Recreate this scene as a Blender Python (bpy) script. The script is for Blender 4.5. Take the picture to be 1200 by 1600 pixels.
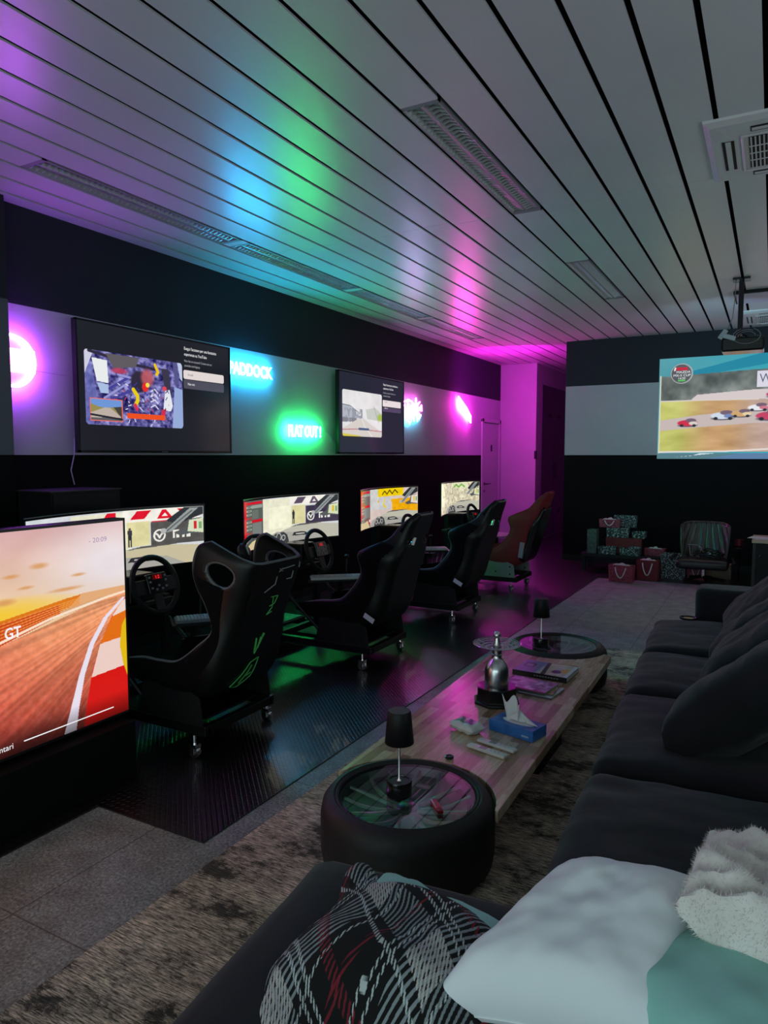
import bpy, bmesh, math, random
import numpy as np
from mathutils import Vector, Matrix, noise as mnoise
R = math.radians
PI = math.pi
random.seed(7)
for o in list(bpy.data.objects):
    bpy.data.objects.remove(o)
scene = bpy.context.scene
COL = scene.collection

# ------------------------------------------------------------------ camera
CAM_H = 1.48
cam_d = bpy.data.cameras.new('camera')
cam = bpy.data.objects.new('camera', cam_d)
COL.objects.link(cam)
cam_d.sensor_fit = 'VERTICAL'
cam_d.sensor_height = 36.0
cam_d.lens = 36.0 * 1100 / 1600
cam_d.clip_start = 0.05
# rows: room axes (right, depth, up) written in the camera's own frame
RM = Matrix(((0.876200702, -0.0382046564, 0.480429740),
             (0.481946239, 0.0702672853, -0.873378687),
             (-0.000391360944, 0.996796325, 0.0799808351)))
m4 = RM.to_4x4()
m4.translation = Vector((0, 0, CAM_H))
cam.matrix_world = m4
scene.camera = cam

# ------------------------------------------------------------------ world and exposure
world = bpy.data.worlds.new('world')
scene.world = world
world.use_nodes = True
world.node_tree.nodes['Background'].inputs[0].default_value = (0.55, 0.62, 0.70, 1)
world.node_tree.nodes['Background'].inputs[1].default_value = 0.5
scene.view_settings.view_transform = 'Standard'
scene.view_settings.look = 'None'
scene.view_settings.gamma = 1
scene.view_settings.use_curve_mapping = False
scene.view_settings.exposure = 0.0
SIGN = 4.2      # overall strength of the neon signs


def area_lamp(name, loc, direction, sx, sy, color, power, spread=180):
    l = bpy.data.lights.new(name, 'AREA')
    l.shape = 'RECTANGLE'
    l.size = sx
    l.size_y = sy
    l.color = color
    l.energy = power
    l.spread = R(spread)
    o = bpy.data.objects.new(name, l)
    COL.objects.link(o)
    o.location = loc
    o.rotation_euler = Vector(direction).to_track_quat('-Z', 'Y').to_euler()
    return o


# added fill light behind the camera, where the room is left open
area_lamp('fill_rear', (-0.6, -2.3, 1.2), (-0.1, 1, 0.02), 5.0, 1.8, (0.66, 0.96, 0.95), 50)
area_lamp('fill_side', (2.85, 4.6, 1.3), (-1, 0, 0.62), 7.0, 0.9, (0.84, 0.94, 1.0), 36)  # added side fill out of view, tilted up to brighten the ceiling

# ------------------------------------------------------------------ materials
def srgb(*c):
    return tuple(((v / 255) / 12.92 if v / 255 <= 0.04045 else ((v / 255 + 0.055) / 1.055) ** 2.4) for v in c)


MATS = {}


def mat(name, color=(0.5, 0.5, 0.5), rough=0.5, metal=0.0, emit=None, strength=0.0, sheen=0.0, coat=0.0, spec=0.5):
    if name in MATS:
        return MATS[name]
    m = bpy.data.materials.new(name)
    m.use_nodes = True
    b = m.node_tree.nodes['Principled BSDF']
    b.inputs['Base Color'].default_value = (*color, 1)
    b.inputs['Roughness'].default_value = rough
    b.inputs['Metallic'].default_value = metal
    b.inputs['Specular IOR Level'].default_value = spec
    if sheen:
        b.inputs['Sheen Weight'].default_value = sheen
    if coat:
        b.inputs['Coat Weight'].default_value = coat
    if emit:
        b.inputs['Emission Color'].default_value = (*emit, 1)
        b.inputs['Emission Strength'].default_value = strength
    MATS[name] = m
    return m


def nodes_of(m):
    nt = m.node_tree
    return nt, nt.nodes, nt.links, nt.nodes['Principled BSDF']


def ramp(N, stops):
    r = N.new('ShaderNodeValToRGB')
    el = r.color_ramp.elements
    el[0].position, el[0].color = stops[0][0], (*stops[0][1], 1)
    el[1].position, el[1].color = stops[-1][0], (*stops[-1][1], 1)
    for p, c in stops[1:-1]:
        e = el.new(p)
        e.color = (*c, 1)
    return r


def texco(N, L, scale=(1, 1, 1), rot=(0, 0, 0), kind='Object'):
    t = N.new('ShaderNodeTexCoord')
    mp = N.new('ShaderNodeMapping')
    mp.inputs['Scale'].default_value = scale
    mp.inputs['Rotation'].default_value = rot
    L.new(t.outputs[kind], mp.inputs[0])
    return mp


def noise_mat(name, stops, scale=5, detail=4, rough=0.6, bump=0.0, bscale=None, stretch=(1, 1, 1), metal=0, sheen=0, spec=0.5, kind='Object'):
    if name in MATS:
        return MATS[name]
    m = mat(name, rough=rough, metal=metal, sheen=sheen, spec=spec)
    nt, N, L, b = nodes_of(m)
    mp = texco(N, L, stretch, kind=kind)
    n = N.new('ShaderNodeTexNoise')
    n.inputs['Scale'].default_value = scale
    n.inputs['Detail'].default_value = detail
    L.new(mp.outputs[0], n.inputs[0])
    r = ramp(N, stops)
    L.new(n.outputs[0], r.inputs[0])
    L.new(r.outputs[0], b.inputs['Base Color'])
    if bump:
        n2 = N.new('ShaderNodeTexNoise')
        n2.inputs['Scale'].default_value = bscale or scale
        n2.inputs['Detail'].default_value = 5
        L.new(mp.outputs[0], n2.inputs[0])
        bp = N.new('ShaderNodeBump')
        bp.inputs['Strength'].default_value = bump
        bp.inputs['Distance'].default_value = 0.01
        L.new(n2.outputs[0], bp.inputs['Height'])
        L.new(bp.outputs[0], b.inputs['Normal'])
    return m


M_ceil = noise_mat('ceiling_metal_paint', [(0.3, (0.62, 0.62, 0.63)), (0.7, (0.68, 0.68, 0.69))], 1.5, 2, rough=0.34, spec=0.6)
M_plenum = mat('plenum_black', (0.004, 0.004, 0.004), 0.9)
M_black = mat('black_paint', (0.0025, 0.0025, 0.003), 0.75, spec=0.15)
M_slate = mat('slate_paint', (0.017, 0.021, 0.028), 0.7, spec=0.3)
M_wall = noise_mat('light_grey_paint', [(0.3, (0.40, 0.41, 0.42)), (0.7, (0.44, 0.45, 0.46))], 2, 3, rough=0.65)
M_white = mat('white_plastic', (0.62, 0.62, 0.62), 0.4)
M_blackgloss = mat('black_gloss', (0.006, 0.006, 0.007), 0.18)
M_blackmatte = mat('black_matte', (0.006, 0.006, 0.007), 0.55, spec=0.3)
M_frame = mat('rig_black_steel', (0.003, 0.003, 0.0035), 0.4, spec=0.35)
M_chrome = mat('chrome', (0.8, 0.8, 0.82), 0.15, 1.0)
M_steel = mat('brushed_steel', (0.62, 0.62, 0.64), 0.26, 1.0)
M_rubber = noise_mat('tyre_rubber', [(0.3, (0.006, 0.006, 0.006)), (0.7, (0.012, 0.011, 0.011))], 14, 5, rough=0.6, bump=0.25, bscale=30)
M_piping = mat('grey_piping', (0.10, 0.105, 0.11), 0.6)
M_darkplate = mat('black_bracket', (0.006, 0.007, 0.007), 0.45)
M_seatfab = noise_mat('black_seat_fabric', [(0.3, (0.002, 0.002, 0.002)), (0.7, (0.004, 0.004, 0.0045))], 60, 3, rough=0.9, spec=0.1)
M_shell = mat('glass_fibre_shell', (0.0025, 0.003, 0.003), 0.38, spec=0.3)
M_redfab = noise_mat('red_seat_fabric', [(0.3, (0.13, 0.003, 0.006)), (0.7, (0.20, 0.005, 0.009))], 50, 3, rough=0.8)
M_alu = mat('aluminium_bracket', (0.45, 0.47, 0.47), 0.4, 0.9)
M_glasstop = bpy.data.materials.new('glass_top')
M_glasstop.use_nodes = True
_nt = M_glasstop.node_tree
_nt.nodes.clear()
_o = _nt.nodes.new('ShaderNodeOutputMaterial')
_mx = _nt.nodes.new('ShaderNodeMixShader')
_tr = _nt.nodes.new('ShaderNodeBsdfTransparent')
_tr.inputs[0].default_value = (0.86, 0.93, 0.9, 1)
_gl = _nt.nodes.new('ShaderNodeBsdfGlossy')
_gl.inputs['Roughness'].default_value = 0.015
_fr = _nt.nodes.new('ShaderNodeFresnel')
_fr.inputs[0].default_value = 2.3
_ge = _nt.nodes.new('ShaderNodeNewGeometry')
_m1 = _nt.nodes.new('ShaderNodeMath')
_m1.operation = 'SUBTRACT'
_m1.inputs[0].default_value = 1
_m2 = _nt.nodes.new('ShaderNodeMath')
_m2.operation = 'MULTIPLY'
_nt.links.new(_ge.outputs['Backfacing'], _m1.inputs[1])
_nt.links.new(_m1.outputs[0], _m2.inputs[0])
_nt.links.new(_fr.outputs[0], _m2.inputs[1])
_nt.links.new(_m2.outputs[0], _mx.inputs[0])
_nt.links.new(_tr.outputs[0], _mx.inputs[1])
_nt.links.new(_gl.outputs[0], _mx.inputs[2])
_nt.links.new(_mx.outputs[0], _o.inputs[0])


def attr_mat(name, emission=True, strength=1.0, rough=0.3):
    m = bpy.data.materials.new(name)
    m.use_nodes = True
    nt, N, L, b = nodes_of(m)
    a = N.new('ShaderNodeAttribute')
    a.attribute_name = 'picture'
    b.inputs['Roughness'].default_value = rough
    if emission:
        b.inputs['Base Color'].default_value = (0.004, 0.004, 0.005, 1)
        L.new(a.outputs['Color'], b.inputs['Emission Color'])
        b.inputs['Emission Strength'].default_value = strength
    else:
        L.new(a.outputs['Color'], b.inputs['Base Color'])
    return m


# ------------------------------------------------------------------ mesh helpers
class MB:
    def __init__(s):
        s.v = []
        s.f = []

    def add(s, vs, fs, mtx=None):
        n = len(s.v)
        for p in vs:
            p = Vector(p)
            s.v.append(mtx @ p if mtx else p)
        s.f += [tuple(n + i for i in f) for f in fs]
        return s

    def box(s, x0, y0, z0, x1, y1, z1, mtx=None):
        vs = [(x0, y0, z0), (x1, y0, z0), (x1, y1, z0), (x0, y1, z0), (x0, y0, z1), (x1, y0, z1), (x1, y1, z1), (x0, y1, z1)]
        return s.add(vs, [(3, 2, 1, 0), (4, 5, 6, 7), (0, 1, 5, 4), (1, 2, 6, 5), (2, 3, 7, 6), (3, 0, 4, 7)], mtx)

    def cbox(s, c, d, rz=0, rx=0, ry=0):
        m = Matrix.Translation(c) @ Matrix.Rotation(rz, 4, 'Z') @ Matrix.Rotation(ry, 4, 'Y') @ Matrix.Rotation(rx, 4, 'X')
        return s.box(-d[0] / 2, -d[1] / 2, -d[2] / 2, d[0] / 2, d[1] / 2, d[2] / 2, m)

    def lathe(s, prof, c=(0, 0, 0), n=24, mtx=None, cap=True):
        vs = []
        for r, z in prof:
            for k in range(n):
                a = 2 * PI * k / n
                vs.append((c[0] + r * math.cos(a), c[1] + r * math.sin(a), c[2] + z))
        fs = []
        for i in range(len(prof) - 1):
            for k in range(n):
                fs.append((i * n + k, i * n + (k + 1) % n, (i + 1) * n + (k + 1) % n, (i + 1) * n + k))
        if cap:
            if prof[0][0] > 1e-5:
                fs.append(tuple(reversed(range(n))))
            if prof[-1][0] > 1e-5:
                fs.append(tuple((len(prof) - 1) * n + k for k in range(n)))
        return s.add(vs, fs, mtx)

    def tube(s, pts, r, n=8, closed=False, rad=None):
        pts = [Vector(p) for p in pts]
        m = len(pts)
        vs = []
        prev = None
        for i, p in enumerate(pts):
            if closed:
                t = pts[(i + 1) % m] - pts[i - 1]
            else:
                t = pts[min(i + 1, m - 1)] - pts[max(i - 1, 0)]
            t.normalize()
            if prev is None:
                ref = Vector((0, 0, 1)) if abs(t.z) < 0.9 else Vector((1, 0, 0))
                u = t.cross(ref).normalized()
            else:
                u = (prev - t * prev.dot(t)).normalized()
            prev = u
            w = t.cross(u)
            rr = rad[i] if rad else r
            for k in range(n):
                a = 2 * PI * k / n
                vs.append(p + (u * math.cos(a) + w * math.sin(a)) * rr)
        fs = []
        for i in range(m if closed else m - 1):
            j = (i + 1) % m
            for k in range(n):
                fs.append((i * n + k, i * n + (k + 1) % n, j * n + (k + 1) % n, j * n + k))
        if not closed:
            fs.append(tuple(reversed(range(n))))
            fs.append(tuple((m - 1) * n + k for k in range(n)))
        return s.add(vs, fs)

    def prism(s, poly, z0, z1, mtx=None):
        n = len(poly)
        vs = [(x, y, z0) for x, y in poly] + [(x, y, z1) for x, y in poly]
        fs = [tuple(reversed(range(n))), tuple(range(n, 2 * n))]
        fs += [(i, (i + 1) % n, n + (i + 1) % n, n + i) for i in range(n)]
        return s.add(vs, fs, mtx)

    def grid(s, fn, nu, nv, flip=False, skip=None):
        vs = [fn(i / nu, j / nv) for j in range(nv + 1) for i in range(nu + 1)]
        fs = []
        for j in range(nv):
            for i in range(nu):
                if skip and skip((i + .5) / nu, (j + .5) / nv):
                    continue
                q = (j * (nu + 1) + i, j * (nu + 1) + i + 1, (j + 1) * (nu + 1) + i + 1, (j + 1) * (nu + 1) + i)
                fs.append(tuple(reversed(q)) if flip else q)
        return s.add(vs, fs)

    def build(s, name, m, parent=None, smooth=False, bevel=0, bseg=2, solid=0, sub=0, loc=None):
        me = bpy.data.meshes.new(name)
        me.from_pydata([tuple(p) for p in s.v], [], s.f)
        me.update()
        if m:
            me.materials.append(m)
        if smooth:
            me.shade_smooth()
            try:
                me.set_sharp_from_angle(angle=R(40))
            except Exception:
                pass
        o = bpy.data.objects.new(name, me)
        COL.objects.link(o)
        if parent:
            o.parent = parent
        if loc:
            o.location = loc
        if solid:
            md = o.modifiers.new('thickness', 'SOLIDIFY')
            md.thickness = solid
            md.offset = 0
        if sub:
            md = o.modifiers.new('smooth', 'SUBSURF')
            md.levels = md.render_levels = sub
        if bevel:
            md = o.modifiers.new('bevel', 'BEVEL')
            md.width = bevel
            md.segments = bseg
            md.limit_method = 'ANGLE'
        return o


def thing(name, label, cat, loc=(0, 0, 0), rz=0, group=None):
    o = bpy.data.objects.new(name, None)
    COL.objects.link(o)
    o.empty_display_size = 0.1
    o.location = loc
    o.rotation_euler = (0, 0, rz)
    o['label'] = label
    o['category'] = cat
    if group:
        o['group'] = group
    return o


def tag(o, label, cat, group=None):
    o['label'] = label
    o['category'] = cat
    if group:
        o['group'] = group
    return o


def struct(o):
    o['kind'] = 'structure'
    return o


def text_obj(name, body, size, m, parent=None, loc=(0, 0, 0), rot=(0, 0, 0), outline=0, extrude=0, xs=1, align='LEFT', bold=0.0):
    cu = bpy.data.curves.new(name, 'FONT')
    cu.body = body
    cu.size = size
    cu.align_x = align
    cu.resolution_u = 3
    cu.extrude = extrude
    cu.offset = bold
    if outline:
        cu.fill_mode = 'NONE'
        cu.bevel_depth = outline
        cu.bevel_resolution = 0
    t = bpy.data.objects.new(name, cu)
    COL.objects.link(t)
    bpy.context.view_layer.update()
    me = bpy.data.meshes.new_from_object(t.evaluated_get(bpy.context.evaluated_depsgraph_get()))
    bpy.data.objects.remove(t)
    me.name = name
    if xs != 1:
        for v in me.vertices:
            v.co.x *= xs
    me.materials.clear()
    me.materials.append(m)
    o = bpy.data.objects.new(name, me)
    COL.objects.link(o)
    if parent:
        o.parent = parent
    o.location = loc
    o.rotation_euler = rot
    return o


ROT_L = (PI / 2, 0, PI / 2)     # text on a surface that faces the room from the left wall
ROT_B = (PI / 2, 0, 0)          # text on a surface of the far wall


def join_text(bodies, name, m, parent):
    """several lines of writing on one part"""
    bm = bmesh.new()
    for (body, size, loc, rot, xs) in bodies:
        t = text_obj('line', body, size, m, None, loc, rot, xs=xs)
        bpy.context.view_layer.update()
        me = t.data
        me.transform(Matrix.Translation(loc) @ __import__('mathutils').Euler(rot).to_matrix().to_4x4())
        bm.from_mesh(me)
        bpy.data.objects.remove(t)
    me = bpy.data.meshes.new(name)
    bm.to_mesh(me)
    bm.free()
    me.materials.append(m)
    o = bpy.data.objects.new(name, me)
    COL.objects.link(o)
    o.parent = parent
    return o


# ------------------------------------------------------------------ painted screen pictures
class Pic:
    """a picture held as colours on the points of a fine screen mesh"""
    def __init__(s, nu, nv, bg=(0, 0, 0), aspect=1.0):
        s.nu, s.nv = nu, nv
        u = np.linspace(0, 1, nu + 1)
        v = np.linspace(0, 1, nv + 1)
        s.U, s.V = np.meshgrid(u, v)
        s.a = aspect
        s.C = np.zeros((nv + 1, nu + 1, 3))
        s.C[:] = bg
        s.clip = np.ones_like(s.U)

    def put(s, mask, col, alpha=1.0):
        mk = (mask * alpha * s.clip)[..., None]
        s.C = s.C * (1 - mk) + np.array(col, float) * mk

    def rect(s, u0, v0, u1, v1, col, alpha=1):
        s.put(((s.U >= u0) & (s.U <= u1) & (s.V >= v0) & (s.V <= v1)).astype(float), col, alpha)

    def rrect(s, u0, v0, u1, v1, r, col=None):
        x = np.clip(s.U, u0 + r / s.a, u1 - r / s.a)
        y = np.clip(s.V, v0 + r, v1 - r)
        d = np.hypot((s.U - x) * s.a, s.V - y)
        mk = (d <= r).astype(float)
        if col is not None:
            s.put(mk, col)
        return mk

    def poly(s, pts, col, alpha=1):
        inside = np.zeros_like(s.U, bool)
        n = len(pts)
        for i in range(n):
            x0, y0 = pts[i]
            x1, y1 = pts[(i + 1) % n]
            if y0 == y1:
                continue
            c = ((s.V >= y0) != (s.V >= y1)) & (s.U < (x1 - x0) * (s.V - y0) / (y1 - y0) + x0)
            inside ^= c
        s.put(inside.astype(float), col, alpha)

    def line(s, pts, w, col, alpha=1):
        mk = np.zeros_like(s.U)
        for (x0, y0), (x1, y1) in zip(pts[:-1], pts[1:]):
            dx, dy = (x1 - x0) * s.a, y1 - y0
            L = dx * dx + dy * dy + 1e-9
            t = np.clip((((s.U - x0) * s.a) * dx + (s.V - y0) * dy) / L, 0, 1)
            d = np.hypot((s.U - x0) * s.a - t * dx, s.V - y0 - t * dy)
            mk = np.maximum(mk, np.clip((w - d) / (0.3 * w) + .5, 0, 1))
        s.put(mk, col, alpha)

    def disc(s, cx, cy, rx, ry, col, alpha=1, soft=0.0):
        d = np.hypot((s.U - cx) / rx, (s.V - cy) / ry)
        s.put(np.clip((1 - d) / max(soft, 1e-3), 0, 1), col, alpha)

    def ring(s, cx, cy, r, w, col):
        d = np.hypot((s.U - cx) * s.a, s.V - cy)
        s.put((abs(d - r) < w).astype(float), col)

    def noise(s, fu, fv, seed, octaves=3):
        rng = np.random.default_rng(seed)
        out = np.zeros_like(s.U)
        amp, tot = 1.0, 0
        for o in range(octaves):
            nu, nv = max(2, int(fu * 2 ** o)), max(2, int(fv * 2 ** o))
            g = rng.random((nv + 2, nu + 2))
            x, y = s.U * nu, s.V * nv
            i, j = np.minimum(x.astype(int), nu), np.minimum(y.astype(int), nv)
            fx, fy = x - i, y - j
            fx, fy = fx * fx * (3 - 2 * fx), fy * fy * (3 - 2 * fy)
            a = g[j, i] * (1 - fx) + g[j, i + 1] * fx
            b = g[j + 1, i] * (1 - fx) + g[j + 1, i + 1] * fx
            out += amp * (a * (1 - fy) + b * fy)
            tot += amp
            amp *= 0.5
        return out / tot

    def mesh(s, name, fn, m, parent=None):
        mb = MB()
        mb.grid(fn, s.nu, s.nv)
        o = mb.build(name, m, parent, smooth=True)
        c = np.clip(s.C, 0, 255) / 255
        lin = np.where(c <= 0.04045, c / 12.92, ((c + 0.055) / 1.055) ** 2.4)
        arr = np.ones(((s.nv + 1) * (s.nu + 1), 4), np.float32)
        arr[:, :3] = lin.reshape(-1, 3)
        at = o.data.color_attributes.new('picture', 'FLOAT_COLOR', 'POINT')
        at.data.foreach_set('color', arr.ravel())
        return o


M_screen = attr_mat('lit_screen', True, 1.0, 0.12)
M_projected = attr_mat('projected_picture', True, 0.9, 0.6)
M_print = attr_mat('printed_cover', False, rough=0.25)
M_textwhite = mat('lit_text_white', (0.02, 0.02, 0.02), emit=(0.9, 0.9, 0.92), strength=1.0)
M_textgrey = mat('lit_text_grey', (0.02, 0.02, 0.02), emit=srgb(170, 170, 178), strength=1.0)
M_textdark = mat('lit_text_dark', (0.02, 0.02, 0.02), emit=srgb(90, 88, 86), strength=1.0)
M_textlilac = mat('lit_text_lilac', (0.02, 0.02, 0.02), emit=srgb(160, 140, 175), strength=1.0)
# ------------------------------------------------------------------ room shell
WX = -4.25      # left wall face
WY = 9.97       # far wall face
CZ = 3.06       # ceiling face
DADO = 1.485
BAND = 2.44

mb = MB()
mb.box(-4.6, -3, -0.1, 3.2, 15.2, 0)
floor_m = mat('porcelain_tile', rough=0.5)
nt, N, L, b = nodes_of(floor_m)
mp = texco(N, L)
n1 = N.new('ShaderNodeTexNoise'); n1.inputs['Scale'].default_value = 90; n1.inputs['Detail'].default_value = 8; n1.inputs['Roughness'].default_value = 0.75
n2 = N.new('ShaderNodeTexNoise'); n2.inputs['Scale'].default_value = 9; n2.inputs['Detail'].default_value = 5
L.new(mp.outputs[0], n1.inputs[0]); L.new(mp.outputs[0], n2.inputs[0])
r1 = ramp(N, [(0.36, (0.08, 0.09, 0.09)), (0.5, (0.24, 0.26, 0.26)), (0.66, (0.52, 0.55, 0.55))])
r2 = ramp(N, [(0.3, (0.65, 0.65, 0.65)), (0.7, (1.1, 1.1, 1.1))])
L.new(n1.outputs[0], r1.inputs[0]); L.new(n2.outputs[0], r2.inputs[0])
mx = N.new('ShaderNodeMixRGB'); mx.blend_type = 'MULTIPLY'; mx.inputs[0].default_value = 1
L.new(r1.outputs[0], mx.inputs[1]); L.new(r2.outputs[0], mx.inputs[2])
br = N.new('ShaderNodeTexBrick')
br.offset = 0.0
br.inputs['Color1'].default_value = (1, 1, 1, 1); br.inputs['Color2'].default_value = (0.93, 0.93, 0.93, 1)
br.inputs['Mortar'].default_value = (0.35, 0.35, 0.35, 1)
br.inputs['Scale'].default_value = 1.0
br.inputs['Mortar Size'].default_value = 0.003
br.inputs['Brick Width'].default_value = 0.6; br.inputs['Row Height'].default_value = 1.2
mpb = texco(N, L); mpb.inputs['Location'].default_value = (0.30, -0.12, 0)
L.new(mpb.outputs[0], br.inputs[0])
mx2 = N.new('ShaderNodeMixRGB'); mx2.blend_type = 'MULTIPLY'; mx2.inputs[0].default_value = 1
L.new(mx.outputs[0], mx2.inputs[1]); L.new(br.outputs[0], mx2.inputs[2])
L.new(mx2.outputs[0], b.inputs['Base Color'])
struct(mb.build('floor', floor_m))

# walls: painted in three bands, each band a strip of wall of its own
def wall_left():
    y0, y1 = -2.6, 12.0
    w = MB(); w.box(WX - .15, y0, DADO, WX, 11.12, BAND); w.box(WX - .15, 11.12, 2.06, WX, y1, BAND)
    struct(w.build('wall_left', M_wall))
    w = MB(); w.box(WX - .15, y0, BAND, WX, y1, CZ + .25)
    struct(w.build('wall_left_upper', M_slate))
    w = MB(); w.box(WX - .15, y0, 0, WX, 11.08, DADO)
    struct(w.build('wall_left_lower', M_black))
wall_left()
# shallow pillar that cuts the light band at the left edge of the view
w = MB(); w.box(WX, 1.9, DADO, WX + .09, 2.76, BAND + .0)
struct(w.build('trim_1', mat('pillar_grey', (0.10, 0.11, 0.13), 0.6)))
w = MB(); w.box(WX, 1.9, BAND, WX + .09, 2.76, CZ)
struct(w.build('trim_2', M_slate))
w = MB(); w.box(WX, 1.9, 0, WX + .09, 2.76, DADO)
struct(w.build('trim_3', M_black))

def wall_back():
    x0, x1 = -2.575, 3.1
    w = MB(); w.box(x0, WY, DADO, x1, WY + .16, BAND); struct(w.build('wall_back', M_wall))
    w = MB(); w.box(x0, WY, BAND, x1, WY + .16, CZ + .25); struct(w.build('wall_back_upper', M_slate))
    w = MB(); w.box(x0, WY, 0, x1, WY + .16, DADO); struct(w.build('wall_back_lower', M_black))
wall_back()
w = MB(); w.box(WX - .15, 12.0, 0, -3.6, 12.16, CZ + .25); struct(w.build('wall_corridor_end', M_wall))
w = MB(); w.box(-3.76, 12.16, 0, -3.6, 15.0, CZ + .25); struct(w.build('wall_corridor_left', M_wall))
w = MB(); w.box(-3.76, 15.0, 0, 3.1, 15.15, CZ + .25); struct(w.build('wall_corridor_back', M_wall))
w = MB(); w.box(3.0, -2.6, 0, 3.15, 15.0, CZ + .25); struct(w.build('wall_right', M_wall))
# framing added around the side fill light, outside the view
wf = MB()
for y_ in (1.1, 3.43, 5.77, 8.1):
    wf.box(2.90, y_ - .03, .82, 3.0, y_ + .03, 1.80)
wf.box(2.90, 1.07, .78, 3.0, 8.13, .84); wf.box(2.90, 1.07, 1.77, 3.0, 8.13, 1.83)
struct(wf.build('added_window_1', M_white))
M_darkdoor = mat('dark_purple_door', (0.055, 0.045, 0.06), 0.5)
dr = struct(MB().box(-3.6, 12.28, 0.02, -3.575, 14.9, 2.72).build('door_2', M_darkdoor))
for yy, zz in ((12.75, 2.2), (13.35, 2.2), (12.75, .42), (13.45, .42)):
    hb = MB().box(-3.578, yy - .09, zz - .035, -3.566, yy + .09, zz + .035).build('vent_grille', M_blackmatte, dr)
MB().box(-3.578, 13.05, .02, -3.571, 13.06, 2.72).build('door_gap', M_blackmatte, dr)
MB().box(-3.578, 13.15, 1.05, -3.54, 13.20, 1.35).build('door_handle', M_blackmatte, dr)
struct(MB().box(-3.62, 11.98, 1.42, -3.585, 12.02, 1.56).build('trim_4', M_blackmatte))

# panelled white door in the left wall
M_door = mat('white_door_paint', (0.42, 0.42, 0.43), 0.4)
dr = struct(MB().box(WX - .06, 11.17, 0.005, WX - .01, 11.93, 2.03).build('door_1', M_door, bevel=.004))
fr = MB()
fr.box(WX - .15, 11.08, 0, WX + .02, 11.165, 2.10); fr.box(WX - .15, 11.935, 0, WX + .02, 12.0, 2.10); fr.box(WX - .15, 11.08, 2.035, WX + .02, 12.0, 2.10)
fr.build('door_frame', M_door, dr, bevel=.006)
h = MB(); h.tube([(WX + .0, 11.25, 1.0), (WX + .05, 11.25, 1.0), (WX + .055, 11.30, 1.0), (WX + .055, 11.39, 1.0)], .009)
h.box(WX - .012, 11.225, .86, WX - .002, 11.275, .90); h.lathe([(.026, 0), (.026, .008)], n=16, mtx=Matrix.Translation((WX - .01, 11.25, 1.0)) @ Matrix.Rotation(PI / 2, 4, 'Y'))
h.build('door_handle', mat('dark_handle_metal', (0.05, 0.05, 0.05), 0.3, 1), dr, smooth=True)
MB().box(WX - .012, 11.56, 1.55, WX - .004, 11.62, 1.66).build('door_sign', M_blackmatte, dr)

# skirting
struct(MB().box(WX + .0, 2.76, 0, WX + .012, 11.08, .08).build('baseboard_left', M_blackmatte))
struct(MB().box(-2.575, WY - .012, 0, 3.0, WY, .08).build('baseboard_back', M_blackmatte))

# ceiling of long painted planks with open joints; slots are left free for the lights
PITCH = 0.2119
planks = MB()
slots = {16: [(2.54, 4.17), (4.24, 5.86), (5.93, 7.46), (7.53, 9.15)], 6: [(2.98, 4.60), (5.92, 7.50)]}
for k in range(-14, 20):
    xr = -0.094 - PITCH * k
    xl = xr - PITCH + 0.024
    xr2 = xr
    if xl < WX - .05:
        xl = WX - .05
    if xr2 > 3.05 or xl >= xr2:
        continue
    segs = []
    a = -2.6
    for s0, s1 in slots.get(k, []):
        segs.append((a, s0)); a = s1
    segs.append((a, 14.95))
    for s0, s1 in segs:
        j = [s0] + [y for y in (4.55 + (0.02 * (k % 3)), 9.1) if s0 + .3 < y < s1 - .3] + [s1]
        for y0, y1 in zip(j[:-1], j[1:]):
            e = 0.0012
            # tray section: flat face with turned-up lips
            planks.box(xl, y0 + e, CZ, xr2, y1 - e, CZ + .004)
            planks.box(xl, y0 + e, CZ + .004, xl + .003, y1 - e, CZ + .009)
            planks.box(xr2 - .003, y0 + e, CZ + .004, xr2, y1 - e, CZ + .009)
struct(planks.build('ceiling', M_ceil))
struct(MB().box(-4.4, -2.6, CZ + .14, 3.1, 15.0, CZ + .16).build('ceiling_upper', M_plenum))

# ------------------------------------------------------------------ black studded rubber mat
mm = mat('studded_black_rubber', (0.003, 0.003, 0.0035), 0.33, spec=1.0, coat=0.2)
nt, N, L, b = nodes_of(mm)
mp = texco(N, L, (1, 1, 1), (0, 0, R(45)))
ck = N.new('ShaderNodeTexBrick'); ck.offset = .5
ck.inputs['Scale'].default_value = 1; ck.inputs['Brick Width'].default_value = .042; ck.inputs['Row Height'].default_value = .021
ck.inputs['Mortar Size'].default_value = .005; ck.inputs['Mortar Smooth'].default_value = .6
L.new(mp.outputs[0], ck.inputs[0])
bp = N.new('ShaderNodeBump'); bp.inputs['Strength'].default_value = 0.55; bp.inputs['Distance'].default_value = .002; bp.invert = True
L.new(ck.outputs['Fac'], bp.inputs['Height']); L.new(bp.outputs[0], b.inputs['Normal'])
poly = [(WX + .015, -2.4), (-2.44, -2.4), (-2.44, 1.93), (-1.85, 1.93), (-1.80, 8.65), (2.95, 8.95), (2.95, WY - .015), (-2.59, WY - .015), (-2.59, 14.9), (-3.55, 14.9), (-3.55, 11.98), (WX + .015, 11.98)]
rm = MB().prism(poly, 0.0, 0.006).build('rubber_mat', mm)
tag(rm, 'black studded rubber flooring under the racing simulators', 'floor mat')

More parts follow.
